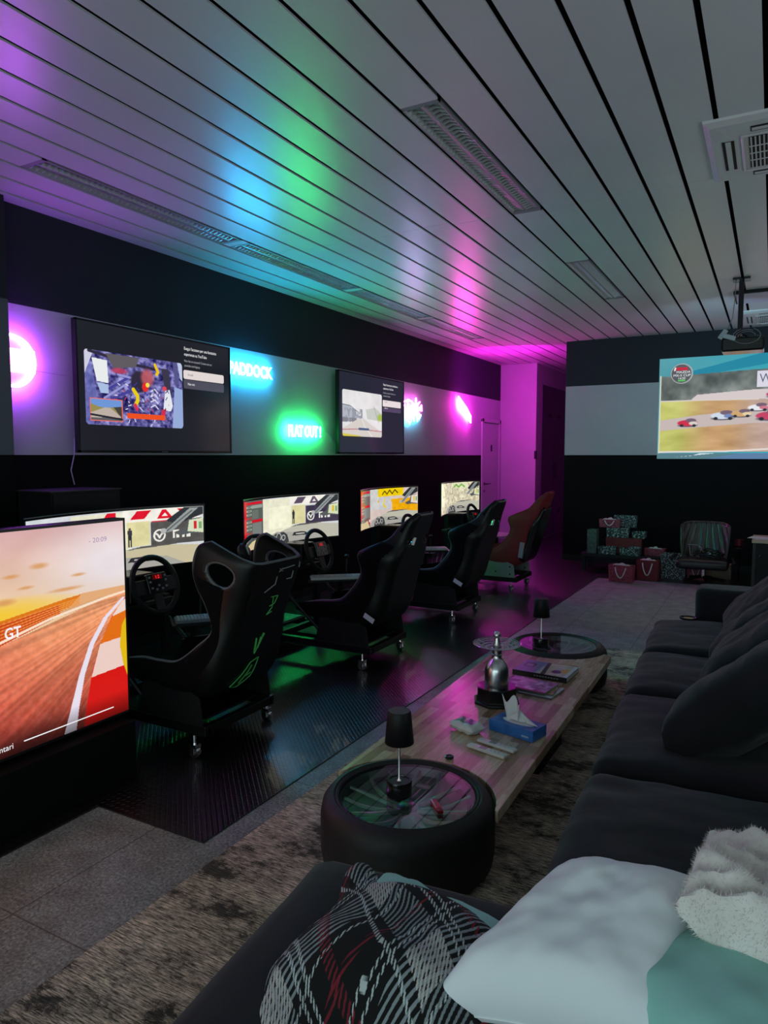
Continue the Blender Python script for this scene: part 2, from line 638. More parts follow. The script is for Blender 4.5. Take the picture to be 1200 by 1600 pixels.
# ------------------------------------------------------------------ rug
rg = mat('vintage_rug', rough=0.95, sheen=0.2, spec=0.1)
nt, N, L, b = nodes_of(rg)
mp = texco(N, L, (2.5, 30, 1))
st = N.new('ShaderNodeTexNoise'); st.inputs['Scale'].default_value = 7; st.inputs['Detail'].default_value = 9; st.inputs['Roughness'].default_value = .8
L.new(mp.outputs[0], st.inputs[0])
mp2 = texco(N, L, (1, 1.4, 1))
bl = N.new('ShaderNodeTexNoise'); bl.inputs['Scale'].default_value = 3.2; bl.inputs['Detail'].default_value = 12; bl.inputs['Roughness'].default_value = .78
L.new(mp2.outputs[0], bl.inputs[0])
ra = ramp(N, [(0.42, (0.05, 0.04, 0.034)), (0.49, (0.42, 0.32, 0.25)), (0.57, (0.98, 0.78, 0.63))])
L.new(st.outputs[0], ra.inputs[0])
rb = ramp(N, [(0.42, (0.08, 0.08, 0.08)), (0.48, (0.7, 0.7, 0.7)), (0.56, (1, 1, 1))])
L.new(bl.outputs[0], rb.inputs[0])
mx = N.new('ShaderNodeMixRGB'); mx.blend_type = 'MULTIPLY'; mx.inputs[0].default_value = 1
L.new(ra.outputs[0], mx.inputs[1]); L.new(rb.outputs[0], mx.inputs[2]); L.new(mx.outputs[0], b.inputs['Base Color'])
bp = N.new('ShaderNodeBump'); bp.inputs['Strength'].default_value = .5; bp.inputs['Distance'].default_value = .004
L.new(st.outputs[0], bp.inputs['Height']); L.new(bp.outputs[0], b.inputs['Normal'])
ro = MB().box(-1.735, -1.2, 0.0, 1.3, 5.48, .009).build('rug', rg, bevel=.003)
tag(ro, 'brown and black distressed rug under the coffee table and sofa', 'rug')

# ------------------------------------------------------------------ louvred ceiling lights
M_louvre = mat('louvre_metal', (0.50, 0.50, 0.51), 0.35, 0.6)
M_house = mat('light_housing', (0.25, 0.25, 0.26), 0.6)
def louvre_light(x0, x1, y0, y1, label, group=None, n=40):
    t = thing('ceiling_light', label, 'ceiling light', ((x0 + x1) / 2, (y0 + y1) / 2, CZ), 0, group)
    hx, hy = (x1 - x0) / 2, (y1 - y0) / 2
    h = MB()
    h.box(-hx, -hy, .06, hx, hy, .075)
    h.box(-hx, -hy, 0, -hx + .004, hy, .06); h.box(hx - .004, -hy, 0, hx, hy, .06)
    h.box(-hx, -hy, 0, hx, -hy + .03, .06); h.box(-hx, hy - .03, 0, hx, hy, .06)
    h.build('housing', M_house, t)
    # side reflectors and the spine between the two lamp rows
    r = MB()
    L_ = hy - .032
    for sx in (-1, 1):
        r.prism([(sx * (hx - .006), .0), (sx * (hx - .012), .0), (sx * (hx - .04), .05), (sx * (hx - .006), .05)], -L_, L_, Matrix(((1, 0, 0, 0), (0, 0, 1, 0), (0, 1, 0, 0), (0, 0, 0, 1))))
    r.prism([(-.008, .004), (.008, .004), (.02, .05), (-.02, .05)], -L_, L_, Matrix(((1, 0, 0, 0), (0, 0, 1, 0), (0, 1, 0, 0), (0, 0, 0, 1))))
    r.build('reflector', M_louvre, t)
    lm = MB()
    for i in range(n):
        y = -L_ + (i + .5) * 2 * L_ / n
        for sx in (-1, 1):
            xa, xb = sx * .009, sx * (hx - .008)
            xm = (xa + xb) / 2
            # arched blade: lower edge rises in the middle of each bay
            vs = [(xa, y - .002, .002), (xm, y - .002, .012), (xb, y - .002, .002), (xb, y - .005, .035), (xm, y - .005, .035), (xa, y - .005, .035),
                  (xa, y + .002, .002), (xm, y + .002, .012), (xb, y + .002, .002), (xb, y + .005, .035), (xm, y + .005, .035), (xa, y + .005, .035)]
            lm.add(vs, [(0, 1, 4, 5), (1, 2, 3, 4), (7, 6, 11, 10), (8, 7, 10, 9), (0, 6, 7, 1), (1, 7, 8, 2)])
    lm.build('louvre', M_louvre, t)
    tb = MB()
    for sx in (-1, 1):
        tb.tube([(sx * hx * .5, -L_, .045), (sx * hx * .5, L_, .045)], .008, 8)
    tb.build('lamp_tube', M_white, t, smooth=True)
    return t
yy = slots[16]
lab = ['louvred strip light nearest the camera in the row along the left wall', 'second louvred strip light from the camera in the left wall row',
       'third louvred strip light from the camera in the left wall row', 'farthest louvred strip light in the row along the left wall']
for i, (a, c) in enumerate(yy):
    louvre_light(-0.094 - PITCH * 17 + .02, -0.094 - PITCH * 16, a, c, lab[i], 'ceiling lights along the left wall')
louvre_light(-0.094 - PITCH * 7 + .02, -0.094 - PITCH * 6, 2.98, 4.60, 'large louvred strip light in mid ceiling above the coffee table', 'ceiling lights over the lounge')
louvre_light(-0.094 - PITCH * 7 + .02, -0.094 - PITCH * 6, 5.92, 7.50, 'louvred strip light in mid ceiling nearer the projection wall', 'ceiling lights over the lounge')

# flat bright panel near the projector
t = thing('ceiling_panel', 'lilac flat ceiling panel behind the projector pole', 'ceiling panel', (-.02, 7.98, CZ))
MB().box(-.37, -.27, -.03, .40, .25, 0).build('frame', M_blackmatte, t, bevel=.003)
MB().box(-.35, -.24, -.036, .38, .22, -.03).build('diffuser', mat('lilac_diffuser', (0.5, 0.48, 0.6), .5), t)

# ceiling air conditioning cassettes
def cassette(x, y, s, label):
    t = thing('air_conditioner', label, 'air conditioner', (x + s / 2, y + s / 2, CZ), 0, 'ceiling air conditioning cassettes')
    h = s / 2
    bd = MB()
    n = 4
    prof = [(h, -.0), (h - .004, -.012), (h - .03, -.03), (h - .09, -.036)]
    vs = []
    for r_, z in prof:
        vs += [(-r_, -r_, z), (r_, -r_, z), (r_, r_, z), (-r_, r_, z)]
    fs = []
    for i in range(3):
        for k in range(4):
            fs.append((i * 4 + k, (i + 1) * 4 + k, (i + 1) * 4 + (k + 1) % 4, i * 4 + (k + 1) % 4))
    fs.append((15, 14, 13, 12))
    bd.add(vs, fs)
    bd.build('panel', M_white, t)
    g = MB()
    q = h - .165
    for (a, b_) in (((-q, -q), (q, -q)), ((q, -q), (q, q)), ((q, q), (-q, q)), ((-q, q), (-q, -q))):
        g.tube([(a[0], a[1], -.039), (b_[0], b_[1], -.039)], .006, 4)
    g.build('grille_frame', M_white, t)
    MB().box(-q + .03, -q + .03, -.0385, q - .03, q - .03, -.0365).build('grille_opening', M_blackmatte, t)
    bars = MB()
    k = int((2 * q - .06) / .018)
    for i in range(k):
        p = -q + .03 + (i + .5) * (2 * q - .06) / k
        bars.box(p - .0035, -q + .03, -.042, p + .0035, q - .03, -.0385)
    for p in (-q * .4, 0, q * .4):
        bars.box(-q + .03, p - .002, -.043, q - .03, p + .002, -.0385)
    bars.build('grille', M_white, t)
    for ang in range(4):
        m_ = Matrix.Rotation(ang * PI / 2, 4, 'Z')
        o = MB().box(-q + .04, -h + .075, -.0375, q - .04, -h + .13, -.0345, m_).build('air_slot', M_blackmatte, t)
        MB().box(-q + .045, -h + .09, -.041, q - .045, -h + .115, -.0375, m_).build('louvre_flap', M_white, o)
    return t
cassette(-.355, 3.78, .80, 'white square ceiling air conditioner nearest the camera')
cassette(-.39, 8.80, .84, 'small far white ceiling air conditioner above the projection')

# ------------------------------------------------------------------ projector
t = thing('projector', 'black ceiling projector on a pole in front of the projected race', 'projector', (-.30, 7.2, CZ))
MB().tube([(-.0, 0, 0), (-.0, 0, -.50)], .022, 12).build('pole', M_blackgloss, t, smooth=True)
MB().box(-.07, -.07, -.02, .07, .07, 0).build('ceiling_plate', M_blackgloss, t, bevel=.003)
MB().box(-.14, -.13, -.655, .20, .14, -.535).build('body', M_blackgloss, t, bevel=.015, bseg=3)
br_ = MB(); br_.tube([(0, 0, -.48), (-.09, .05, -.54)], .008, 6); br_.tube([(0, 0, -.48), (.11, .05, -.54)], .008, 6); br_.tube([(0, 0, -.48), (.0, -.09, -.54)], .008, 6)
br_.build('bracket', M_blackgloss, t)
MB().lathe([(.04, 0), (.04, .03), (.03, .035)], n=20, mtx=Matrix.Translation((-.05, .135, -.59)) @ Matrix.Rotation(-PI / 2, 4, 'X')).build('lens', M_blackgloss, t, smooth=True)
cb = MB()
cb.tube([(-.045, -.02, -.01), (-.05, -.03, -.2), (-.06, -.06, -.35), (-.10, -.12, -.47), (-.13, -.13, -.52)], .004, 6)
random.seed(3)
for q in range(3):
    pts = []
    for i in range(14):
        a = i / 13 * PI * 1.7 + q
        pts.append((.06 + (.07 + .02 * q) * math.cos(a), -.1 - .02 * q, -.53 + (.045 + .012 * q) * math.sin(a)))
    cb.tube(pts, .0035, 6)
cb.build('cable', mat('grey_cable', (.22, .23, .24), .5), t, smooth=True)
pw = MB(); pw.cbox((-.13, -.12, -.50), (.04, .03, .09), 0, 0, R(35)); pw.cbox((-.08, -.13, -.53), (.11, .03, .04), 0, 0, R(20))
pw.build('power_adapter', mat('pale_grey_plastic', (.45, .5, .52), .4), t, bevel=.004)

# ------------------------------------------------------------------ projected race on the far wall
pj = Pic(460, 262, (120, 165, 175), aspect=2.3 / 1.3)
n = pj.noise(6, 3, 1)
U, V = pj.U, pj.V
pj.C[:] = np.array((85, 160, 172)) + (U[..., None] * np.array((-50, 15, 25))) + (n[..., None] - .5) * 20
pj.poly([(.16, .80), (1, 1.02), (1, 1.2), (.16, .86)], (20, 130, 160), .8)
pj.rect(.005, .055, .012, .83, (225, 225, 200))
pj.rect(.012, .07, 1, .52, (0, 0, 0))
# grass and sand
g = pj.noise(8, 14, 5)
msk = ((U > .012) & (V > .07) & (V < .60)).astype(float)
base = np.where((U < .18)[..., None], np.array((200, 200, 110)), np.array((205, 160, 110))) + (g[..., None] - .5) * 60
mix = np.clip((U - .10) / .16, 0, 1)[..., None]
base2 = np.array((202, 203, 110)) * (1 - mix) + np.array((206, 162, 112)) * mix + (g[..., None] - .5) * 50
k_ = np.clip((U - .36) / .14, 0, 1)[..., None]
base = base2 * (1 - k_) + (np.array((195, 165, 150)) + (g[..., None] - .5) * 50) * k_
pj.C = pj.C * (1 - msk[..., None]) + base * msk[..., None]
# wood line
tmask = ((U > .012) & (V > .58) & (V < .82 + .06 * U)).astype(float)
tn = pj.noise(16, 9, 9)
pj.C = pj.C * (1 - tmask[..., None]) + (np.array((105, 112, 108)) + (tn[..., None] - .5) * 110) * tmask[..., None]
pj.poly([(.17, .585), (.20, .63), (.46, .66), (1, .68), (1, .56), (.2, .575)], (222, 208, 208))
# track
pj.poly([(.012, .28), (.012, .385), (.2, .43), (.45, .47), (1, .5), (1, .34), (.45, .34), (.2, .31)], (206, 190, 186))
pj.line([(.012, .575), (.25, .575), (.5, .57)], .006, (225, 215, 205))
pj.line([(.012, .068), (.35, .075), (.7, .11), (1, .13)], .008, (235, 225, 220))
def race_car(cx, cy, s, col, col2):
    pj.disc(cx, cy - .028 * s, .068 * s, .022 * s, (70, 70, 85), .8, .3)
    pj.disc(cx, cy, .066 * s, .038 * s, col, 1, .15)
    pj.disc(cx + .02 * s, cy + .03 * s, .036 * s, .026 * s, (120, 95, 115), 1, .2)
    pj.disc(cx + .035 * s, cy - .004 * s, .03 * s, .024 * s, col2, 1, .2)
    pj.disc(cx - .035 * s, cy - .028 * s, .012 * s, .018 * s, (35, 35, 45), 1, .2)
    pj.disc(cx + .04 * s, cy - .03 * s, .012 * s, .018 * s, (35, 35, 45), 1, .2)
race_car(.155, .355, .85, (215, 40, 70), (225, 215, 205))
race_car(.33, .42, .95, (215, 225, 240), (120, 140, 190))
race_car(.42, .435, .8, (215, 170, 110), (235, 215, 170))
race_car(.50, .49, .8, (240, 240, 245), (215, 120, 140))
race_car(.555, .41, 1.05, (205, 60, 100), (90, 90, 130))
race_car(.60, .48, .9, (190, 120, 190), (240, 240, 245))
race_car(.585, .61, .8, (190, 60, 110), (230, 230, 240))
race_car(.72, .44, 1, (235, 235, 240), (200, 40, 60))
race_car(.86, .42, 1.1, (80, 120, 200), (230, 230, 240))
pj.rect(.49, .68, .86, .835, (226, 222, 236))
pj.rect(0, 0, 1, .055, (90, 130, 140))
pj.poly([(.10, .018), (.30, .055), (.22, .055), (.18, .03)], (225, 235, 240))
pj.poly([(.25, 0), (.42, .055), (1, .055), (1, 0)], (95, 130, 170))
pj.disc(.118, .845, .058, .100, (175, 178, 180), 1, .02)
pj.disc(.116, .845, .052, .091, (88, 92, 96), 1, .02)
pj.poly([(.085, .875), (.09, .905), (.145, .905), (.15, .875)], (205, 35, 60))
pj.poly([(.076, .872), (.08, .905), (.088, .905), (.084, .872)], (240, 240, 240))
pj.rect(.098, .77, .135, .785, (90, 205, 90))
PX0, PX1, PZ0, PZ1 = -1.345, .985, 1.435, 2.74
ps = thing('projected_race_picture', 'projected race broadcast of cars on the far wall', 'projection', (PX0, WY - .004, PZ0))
MB().box(0, .0005, 0, PX1 - PX0, .003, PZ1 - PZ0).build('picture_backing', M_wall, ps)
pj.mesh('picture', lambda u, v: (u * (PX1 - PX0), -.001, v * (PZ1 - PZ0)), M_projected, ps)  # projected light put in as a glowing picture on a thin backing
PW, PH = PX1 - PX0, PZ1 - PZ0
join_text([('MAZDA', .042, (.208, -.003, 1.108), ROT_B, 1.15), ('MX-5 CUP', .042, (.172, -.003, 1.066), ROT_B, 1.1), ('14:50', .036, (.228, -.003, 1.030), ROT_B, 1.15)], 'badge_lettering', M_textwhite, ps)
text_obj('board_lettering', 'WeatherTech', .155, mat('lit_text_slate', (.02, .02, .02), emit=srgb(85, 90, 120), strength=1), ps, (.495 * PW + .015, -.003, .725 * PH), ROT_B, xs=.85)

# ------------------------------------------------------------------ wall mounted televisions
def tv_text(t, W, H, col):
    x = .032
    join_text([("Esegui l'accesso per una fantastica", .034, (x, .648 * W, .905 * H), ROT_L, .80), ('esperienza su YouTube', .034, (x, .648 * W, .855 * H), ROT_L, .80)], 'headline', M_textwhite, t)
    join_text([('Non hai un account? Creane uno su', .027, (x, .648 * W, .80 * H), ROT_L, .80), ('youtube.com/signup', .027, (x, .648 * W, .76 * H), ROT_L, .80)], 'small_print', M_textgrey, t)
    text_obj('button_text', 'Accedi', .028, M_textdark, t, (x, .67 * W, .682 * H), ROT_L, xs=.8)
    text_obj('button_text', 'Non ora', .028, M_textwhite, t, (x, .67 * W, .60 * H), ROT_L, xs=.8)

def television(y, z, W, H, x, pic, label, group=None):
    t = thing('television', label, 'television', (x - .03, y, z), 0, group)
    MB().box(-.012, .0, 0, .022, W, H).build('body', M_blackgloss, t, bevel=.004)
    b_ = .012
    f = MB(); f.box(.018, 0, 0, .034, W, b_ + .006); f.box(.018, 0, H - b_, .034, W, H); f.box(.018, 0, 0, .034, b_, H); f.box(.018, W - b_, 0, .034, W, H)
    f.build('bezel', M_blackgloss, t)
    MB().box(.033, W * .5 - .03, .005, .0355, W * .5 + .03, .012).build('maker_badge', M_piping, t)
    MB().box(-.068, W * .25, H * .25, -.012, W * .75, H * .75).build('wall_bracket', M_blackmatte, t)
    pic.mesh('screen', lambda u, v: (.028, b_ + u * (W - 2 * b_), b_ + .004 + v * (H - 2 * b_ - .004)), M_screen, t)
    return t

TW, TH = 1.55, .91
p1 = Pic(520, 300, (27, 28, 36), aspect=TW / TH)
U, V = p1.U, p1.V
p1.clip = p1.rrect(.035, .205, .635, .79, .03)
nz = p1.noise(30, 22, 2, 3)
nz2 = p1.noise(60, 45, 4, 2)
base = np.array((92, 88, 150)) + (nz[..., None] - .5) * 160 + (nz2[..., None] - .5) * 140
p1.put(np.ones_like(U), (90, 85, 150))
mk = p1.clip[..., None]
p1.C = p1.C * (1 - mk) + base * mk
p1.poly([(.035, .80), (.035, .2), (.075, .2), (.11, .35), (.06, .80)], (110, 115, 185), .7)
p1.poly([(.035, .80), (.035, .60), (.09, .80)], (205, 205, 225))
p1.poly([(.075, .73), (.16, .72), (.165, .54), (.10, .55)], (232, 236, 236))
p1.poly([(.10, .54), (.165, .53), (.165, .46), (.12, .46)], (170, 190, 225))
p1.line([(.06, .78), (.30, .72), (.45, .70)], .012, (45, 40, 60))
p1.poly([(.15, .78), (.35, .78), (.33, .70), (.2, .66)], (95, 90, 95))
p1.line([(.17, .50), (.30, .62), (.30, .50), (.18, .42)], .012, (70, 65, 150))
p1.line([(.14, .42), (.32, .60), (.22, .62)], .009, (150, 150, 215))
p1.disc(.35, .58, .06, .10, (48, 42, 62), 1, .2)
p1.disc(.40, .62, .05, .09, (190, 90, 100), .9, .4)
p1.disc(.23, .65, .06, .03, (190, 60, 90), .9, .5)
p1.disc(.385, .54, .02, .04, (225, 45, 45))
p1.disc(.40, .56, .012, .02, (240, 225, 80))
p1.line([(.45, .74), (.47, .68), (.46, .66)], .014, (240, 195, 30))
p1.line([(.31, .51), (.335, .46), (.335, .42), (.32, .38)], .018, (235, 205, 25))
p1.line([(.32, .38), (.33, .35)], .016, (215, 40, 90))
p1.poly([(.49, .72), (.54, .72), (.56, .50), (.52, .50)], (60, 55, 75))
p1.poly([(.515, .53), (.545, .54), (.565, .40), (.55, .35), (.50, .36)], (228, 232, 238))
p1.poly([(.49, .36), (.52, .37), (.51, .30), (.48, .30)], (205, 45, 80))
p1.disc(.51, .545, .015, .02, (225, 70, 90))
for k in range(4):
    p1.line([(.42, .51 - k * .045), (.445, .53 - k * .045), (.465, .50 - k * .045)], .006, (215, 210, 235))
p1.poly([(.57, .79), (.60, .79), (.61, .60), (.585, .58)], (85, 85, 135))
p1.poly([(.58, .57), (.64, .55), (.64, .205), (.56, .205)], (150, 170, 215))
p1.poly([(.60, .80), (.64, .80), (.64, .62), (.62, .65)], (190, 200, 230))
for k in range(60):
    random.seed(k)
    a_, c_ = random.uniform(.2, .55), random.uniform(.22, .55)
    p1.line([(a_, c_), (a_ + random.uniform(-.02, .02), c_ + random.uniform(-.03, .03))], .004, random.choice([(225, 220, 240), (40, 35, 60), (60, 60, 160), (200, 60, 90)]))
p1.rect(.268, .27, .51, .312, (236, 80, 30))
p1.rect(.058, .235, .243, .415, (240, 110, 90))
p1.rect(.063, .242, .238, .408, (95, 95, 100))
p1.rect(.063, .34, .238, .408, (110, 150, 215))
p1.poly([(.063, .37), (.12, .345), (.238, .35), (.238, .30), (.063, .29)], (150, 140, 80))
p1.poly([(.063, .30), (.14, .345), (.17, .345), (.238, .27), (.063, .26)], (190, 175, 165))
p1.poly([(.19, .35), (.238, .36), (.238, .26)], (70, 65, 60))
p1.line([(.063, .285), (.238, .255)], .008, (40, 40, 50))
p1.clip = np.ones_like(U)
p1.rrect(.645, .655, .955, .735, .018, (226, 216, 214))
p1.rrect(.645, .567, .955, .648, .018, (78, 76, 90))
tv1 = television(3.225, 1.50, TW, TH, -4.15, p1, 'large wall television showing a car cockpit, beside the round neon sign', 'wall televisions on the left wall')
tv_text(tv1, TW, TH, 0)

p2 = Pic(520, 300, (38, 40, 54), aspect=TW / TH)
U, V = p2.U, p2.V
p2.clip = p2.rrect(.045, .205, .63, .785, .03)
nz = p2.noise(14, 10, 12, 4)
p2.C = p2.C * (1 - p2.clip[..., None]) + (np.array((228, 226, 226)) + (nz[..., None] - .5) * 25) * p2.clip[..., None]
hz = np.clip(1 - abs(V - .50) / .10, 0, 1) * p2.clip
bd = p2.noise(30, 12, 14, 3)
p2.put(((bd > .5) & (V < .56) & (V > .38) & (U < .33)).astype(float), (130, 135, 150), .8)
p2.poly([(.045, .60), (.16, .58), (.2, .50), (.30, .47), (.30, .44), (.045, .44)], (150, 155, 170), .65)
p2.line([(.045, .60), (.15, .59), (.26, .52)], .006, (120, 125, 140))
p2.poly([(.045, .44), (.045, .38), (.25, .40), (.25, .44)], (120, 120, 130), .7)
p2.poly([(.38, .56), (.52, .60), (.63, .52), (.63, .42), (.40, .44)], (175, 185, 170), .6)
p2.disc(.60, .47, .05, .06, (160, 190, 60), .9, .5)
p2.line([(.50, .62), (.58, .40)], .003, (120, 120, 125))
p2.poly([(.28, .44), (.34, .44), (.63, .27), (.63, .205), (.045, .205), (.045, .30)], (214, 206, 200))
p2.line([(.045, .285), (.25, .30), (.63, .285)], .006, (190, 120, 130))
p2.line([(.32, .44), (.36, .34), (.48, .205)], .005, (240, 240, 240))
p2.poly([(.045, .24), (.3, .215), (.3, .205), (.045, .205)], (215, 200, 70))
p2.rrect(.27, .29, .43, .318, .012, (70, 90, 130))
p2.clip = np.ones_like(U)
p2.rrect(.645, .63, .955, .72, .018, (232, 220, 222))
p2.rrect(.645, .56, .955, .62, .018, (84, 70, 100))
tv2 = television(6.52, 1.50, TW, TH, -4.15, p2, 'wall television showing a pale pit straight, above the third simulator', 'wall televisions on the left wall')
tv_text(tv2, TW, TH, 0)

# big freestanding television at the left of the view
p3 = Pic(560, 330, (0, 0, 0), aspect=1.55 / .912)
U, V = p3.U, p3.V
n3 = p3.noise(5, 7, 21, 4)
sky = np.array((225, 185, 180)) * np.ones_like(p3.C)
t_ = np.clip((V - .62) / .38, 0, 1)[..., None]
sky = np.array((236, 205, 165)) * (1 - t_) + np.array((216, 172, 172)) * t_
d = np.hypot((U - .97) / .26, (V - .80) / .23)
gl = np.clip(1.25 - d, 0, 1)[..., None]
sky = sky * (1 - gl) + np.array((236, 226, 230)) * gl
sky = sky + (n3[..., None] - .5) * 22
yl = np.clip(1 - np.hypot((U - .55) / .32, (V - .63) / .085), 0, 1)[..., None]
sky = sky * (1 - yl ** .7) + np.array((246, 200, 40)) * yl ** .7
p3.C = sky
for cx, cy, rx, ry in ((.72, .83, .035, .018), (.64, .80, .03, .012), (.68, .74, .03, .01), (.80, .70, .07, .012), (.62, .69, .04, .02), (.84, .76, .03, .01), (.45, .8, .08, .02)):
    p3.disc(cx, cy, rx, ry, (214, 150, 90), .8, .7)
# hills and the blurred barrier left of the track
p3.poly([(0, .56), (.62, .615), (.80, .655), (.87, .665), (.87, .63), (.78, .60), (0, .50)], (222, 120, 25))
p3.poly([(.85, .665), (1, .665), (1, .60), (.80, .60)], (226, 170, 120))
p3.poly([(0, .44), (.60, .50), (.78, .58), (.78, .63), (.60, .60), (0, .56)], (205, 70, 25))
for k in range(6):
    p3.line([(0, .46 + k * .012), (.6, .52 + k * .015), (.84, .61 + k * .007)], .0022, (235, 150, 70))
p3.poly([(.78, .60), (.93, .63), (.93, .605), (.78, .575)], (215, 165, 120))
# track
trk = ((V < .44 + (U) * .10 + np.clip(U - .6, 0, 1) * .26)).astype(float)
q = np.arctan2(V - .62, (U - 1.10) * 1.7)
st = np.interp(q, np.linspace(q.min(), q.max(), 400), np.random.default_rng(5).random(400))
st2 = np.interp(q, np.linspace(q.min(), q.max(), 90), np.random.default_rng(6).random(90))
gr = p3.noise(90, 60, 33, 2)
dk = np.clip(V / .56, 0, 1)[..., None]
tr = np.array((170, 60, 50)) * (1 - dk) + np.array((226, 150, 105)) * dk
lf = np.clip((.75 - U) / .4, 0, 1)[..., None]
tr = tr * (1 - .35 * lf) + np.array((200, 50, 55)) * .35 * lf
tr = tr * (.80 + .22 * st[..., None] + .22 * st2[..., None]) + (gr[..., None] - .5) * 26
dkb = np.clip(1 - V / .16, 0, 1)[..., None]
tr = tr * (1 - .45 * dkb)
p3.C = p3.C * (1 - trk[..., None]) + tr * trk[..., None]
p3.line([(0, .43), (.6, .515), (.75, .575), (.93, .62), (1, .632)], .006, (250, 225, 200))
# kerb on the right side
p3.poly([(.84, -.01), (.855, .12), (.875, .26), (.905, .39), (.95, .52), (1.0, .60), (1.01, -.01)], (214, 25, 20))
p3.poly([(.872, .235), (.905, .39), (.99, .41), (.99, .245)], (236, 205, 195))
p3.poly([(.905, .39), (.95, .515), (1.01, .535), (1.01, .40)], (226, 110, 20))
p3.poly([(.95, .515), (.99, .585), (1.01, .60), (1.01, .535)], (238, 215, 205))
p3.poly([(1.01, .52), (.985, .46), (.975, .36), (.985, .26), (1.01, .14)], (225, 185, 20))
p3.poly([(.775, -.01), (.80, .11), (.83, .26), (.87, .41), (.92, .52), (.99, .605), (1.0, .60), (.935, .515), (.885, .40), (.85, .26), (.828, .11), (.815, -.01)], (232, 222, 236))
dkb = np.clip(1 - V / .12, 0, 1)[..., None]
p3.C = p3.C * (1 - .5 * dkb)
bt = thing('television', 'big television on a low black stand, showing an orange sunset race track', 'television', (-2.62, .70, .283))
BW, BH = 1.55, .912
MB().box(-.05, 0, 0, .012, BW, BH).build('body', M_blackgloss, bt, bevel=.004)
f = MB(); f.box(.008, 0, 0, .022, BW, .010); f.box(.008, 0, BH - .012, .022, BW, BH); f.box(.008, 0, 0, .022, .008, BH); f.box(.008, BW - .008, 0, .022, BW, BH)
f.build('bezel', mat('black_bezel', (.012, .012, .013), .3), bt)
p3.mesh('screen', lambda u, v: (.018, .008 + u * (BW - .016), .010 + v * (BH - .022)), M_screen, bt)
s_ = MB(); s_.box(-.10, BW * .5 - .05, -.02, -.05, BW * .5 + .05, BH * .6)
s_.build('stand_pole', M_blackmatte, bt)
s_ = MB(); s_.box(-.42, .04, -.277, .09, BW - .03, -.02)
s_.build('stand_cabinet', M_black, bt, bevel=.005)
text_obj('game_title', 'GT', .062, M_textwhite, bt, (.020, .614 * BW, .525 * BH), ROT_L, bold=.0012, xs=.85)
text_obj('clock', '- 20:09', .030, M_textlilac, bt, (.020, .872 * BW, .895 * BH), ROT_L, xs=1.15)
text_obj('menu_text', 'Elementari', .034, M_textwhite, bt, (.020, .536 * BW, .040 * BH), ROT_L, xs=.95)
MB().box(.019, .655 * BW, .052 * BH, .0205, .94 * BW, .052 * BH + .004).build('menu_line', M_textwhite, bt)

# ------------------------------------------------------------------ neon signs on the left wall
def neon(name, core, glow, strength):
    return mat(name, (.1, .1, .1), .4, emit=core, strength=strength)


def acrylic(name):
    m = mat(name, (.5, .5, .52), .1)
    return m


def sign_lamp(t, name, pos, color, power, size=(.5, .12)):
    """the sign's own light, thrown back at the wall and out into the room"""
    for k, (px, py, pz) in enumerate(pos):
        l = bpy.data.lights.new(name, 'POINT')
        l.color = color
        l.energy = power / len(pos)
        l.shadow_soft_size = .03
        o = bpy.data.objects.new('sign_light', l)
        COL.objects.link(o)
        o.parent = t
        o.location = (px, py, pz)


SX = WX + .045
# round sign
t = thing('neon_sign', 'round purple neon sign with a wide white bar at the left edge', 'neon sign', (SX, 2.80, 2.075))
MB().tube([(0, .158 * math.cos(a * PI / 24), .158 * math.sin(a * PI / 24)) for a in range(48)], .008, 8, closed=True).build('neon_ring', mat('neon_violet', (.1, .1, .1), emit=(.38, .05, 1.0), strength=52 * SIGN), t, smooth=True)
bars = MB()
for k in range(9):
    z = -.062 + k * .0165
    w_ = .15 - .25 * abs(z - .004) ** 1.3
    bars.tube([(0, -w_, z), (0, w_ + .012, z)], .0085, 6)
bars.build('neon_bar', mat('neon_rose', (.1, .1, .1), emit=(1.0, .12, .70), strength=5 * SIGN), t)
MB().lathe([(.165, 0), (.165, .006)], n=40, mtx=Matrix.Translation((-.035, 0, 0)) @ Matrix.Rotation(PI / 2, 4, 'Y')).build('backplate', mat('clear_backplate', (.35, .35, .4), .3), t)
cbm = mat('pale_cable', (.35, .33, .38), .5)
MB().tube([(-.03, .165, -.04), (-.035, .25, -.045), (-.035, .36, -.05), (-.035, .41, -.05)], .003, 6).build('cable', cbm, t)

# cyan lettering
t = thing('neon_sign', 'cyan neon lettering sign right of the cockpit television', 'neon sign', (SX, 4.80, 2.262))
text_obj('neon_lettering', 'PADDOCK', .145, mat('neon_cyan', (.1, .1, .1), emit=(.015, .47, 1.0), strength=24 * SIGN), t, (0, .02, -.055), (PI / 2, 0, PI / 2), outline=.0075, xs=.86)
# green lettering
t = thing('neon_sign', 'green neon sign reading FLAT OUT low on the wall between the televisions', 'neon sign', (SX, 5.66, 1.66))
text_obj('neon_lettering', 'FLAT OUT !', .155, mat('neon_green', (.1, .1, .1), emit=(.015, 1.0, .20), strength=30 * SIGN), t, (0, .02, .015), ROT_L, outline=.0075, xs=.72)
MB().tube([(-.03, .72, .08), (-.035, .80, .05), (-.035, .90, -.03), (-.035, .95, -.10)], .003, 6).build('cable', cbm, t)
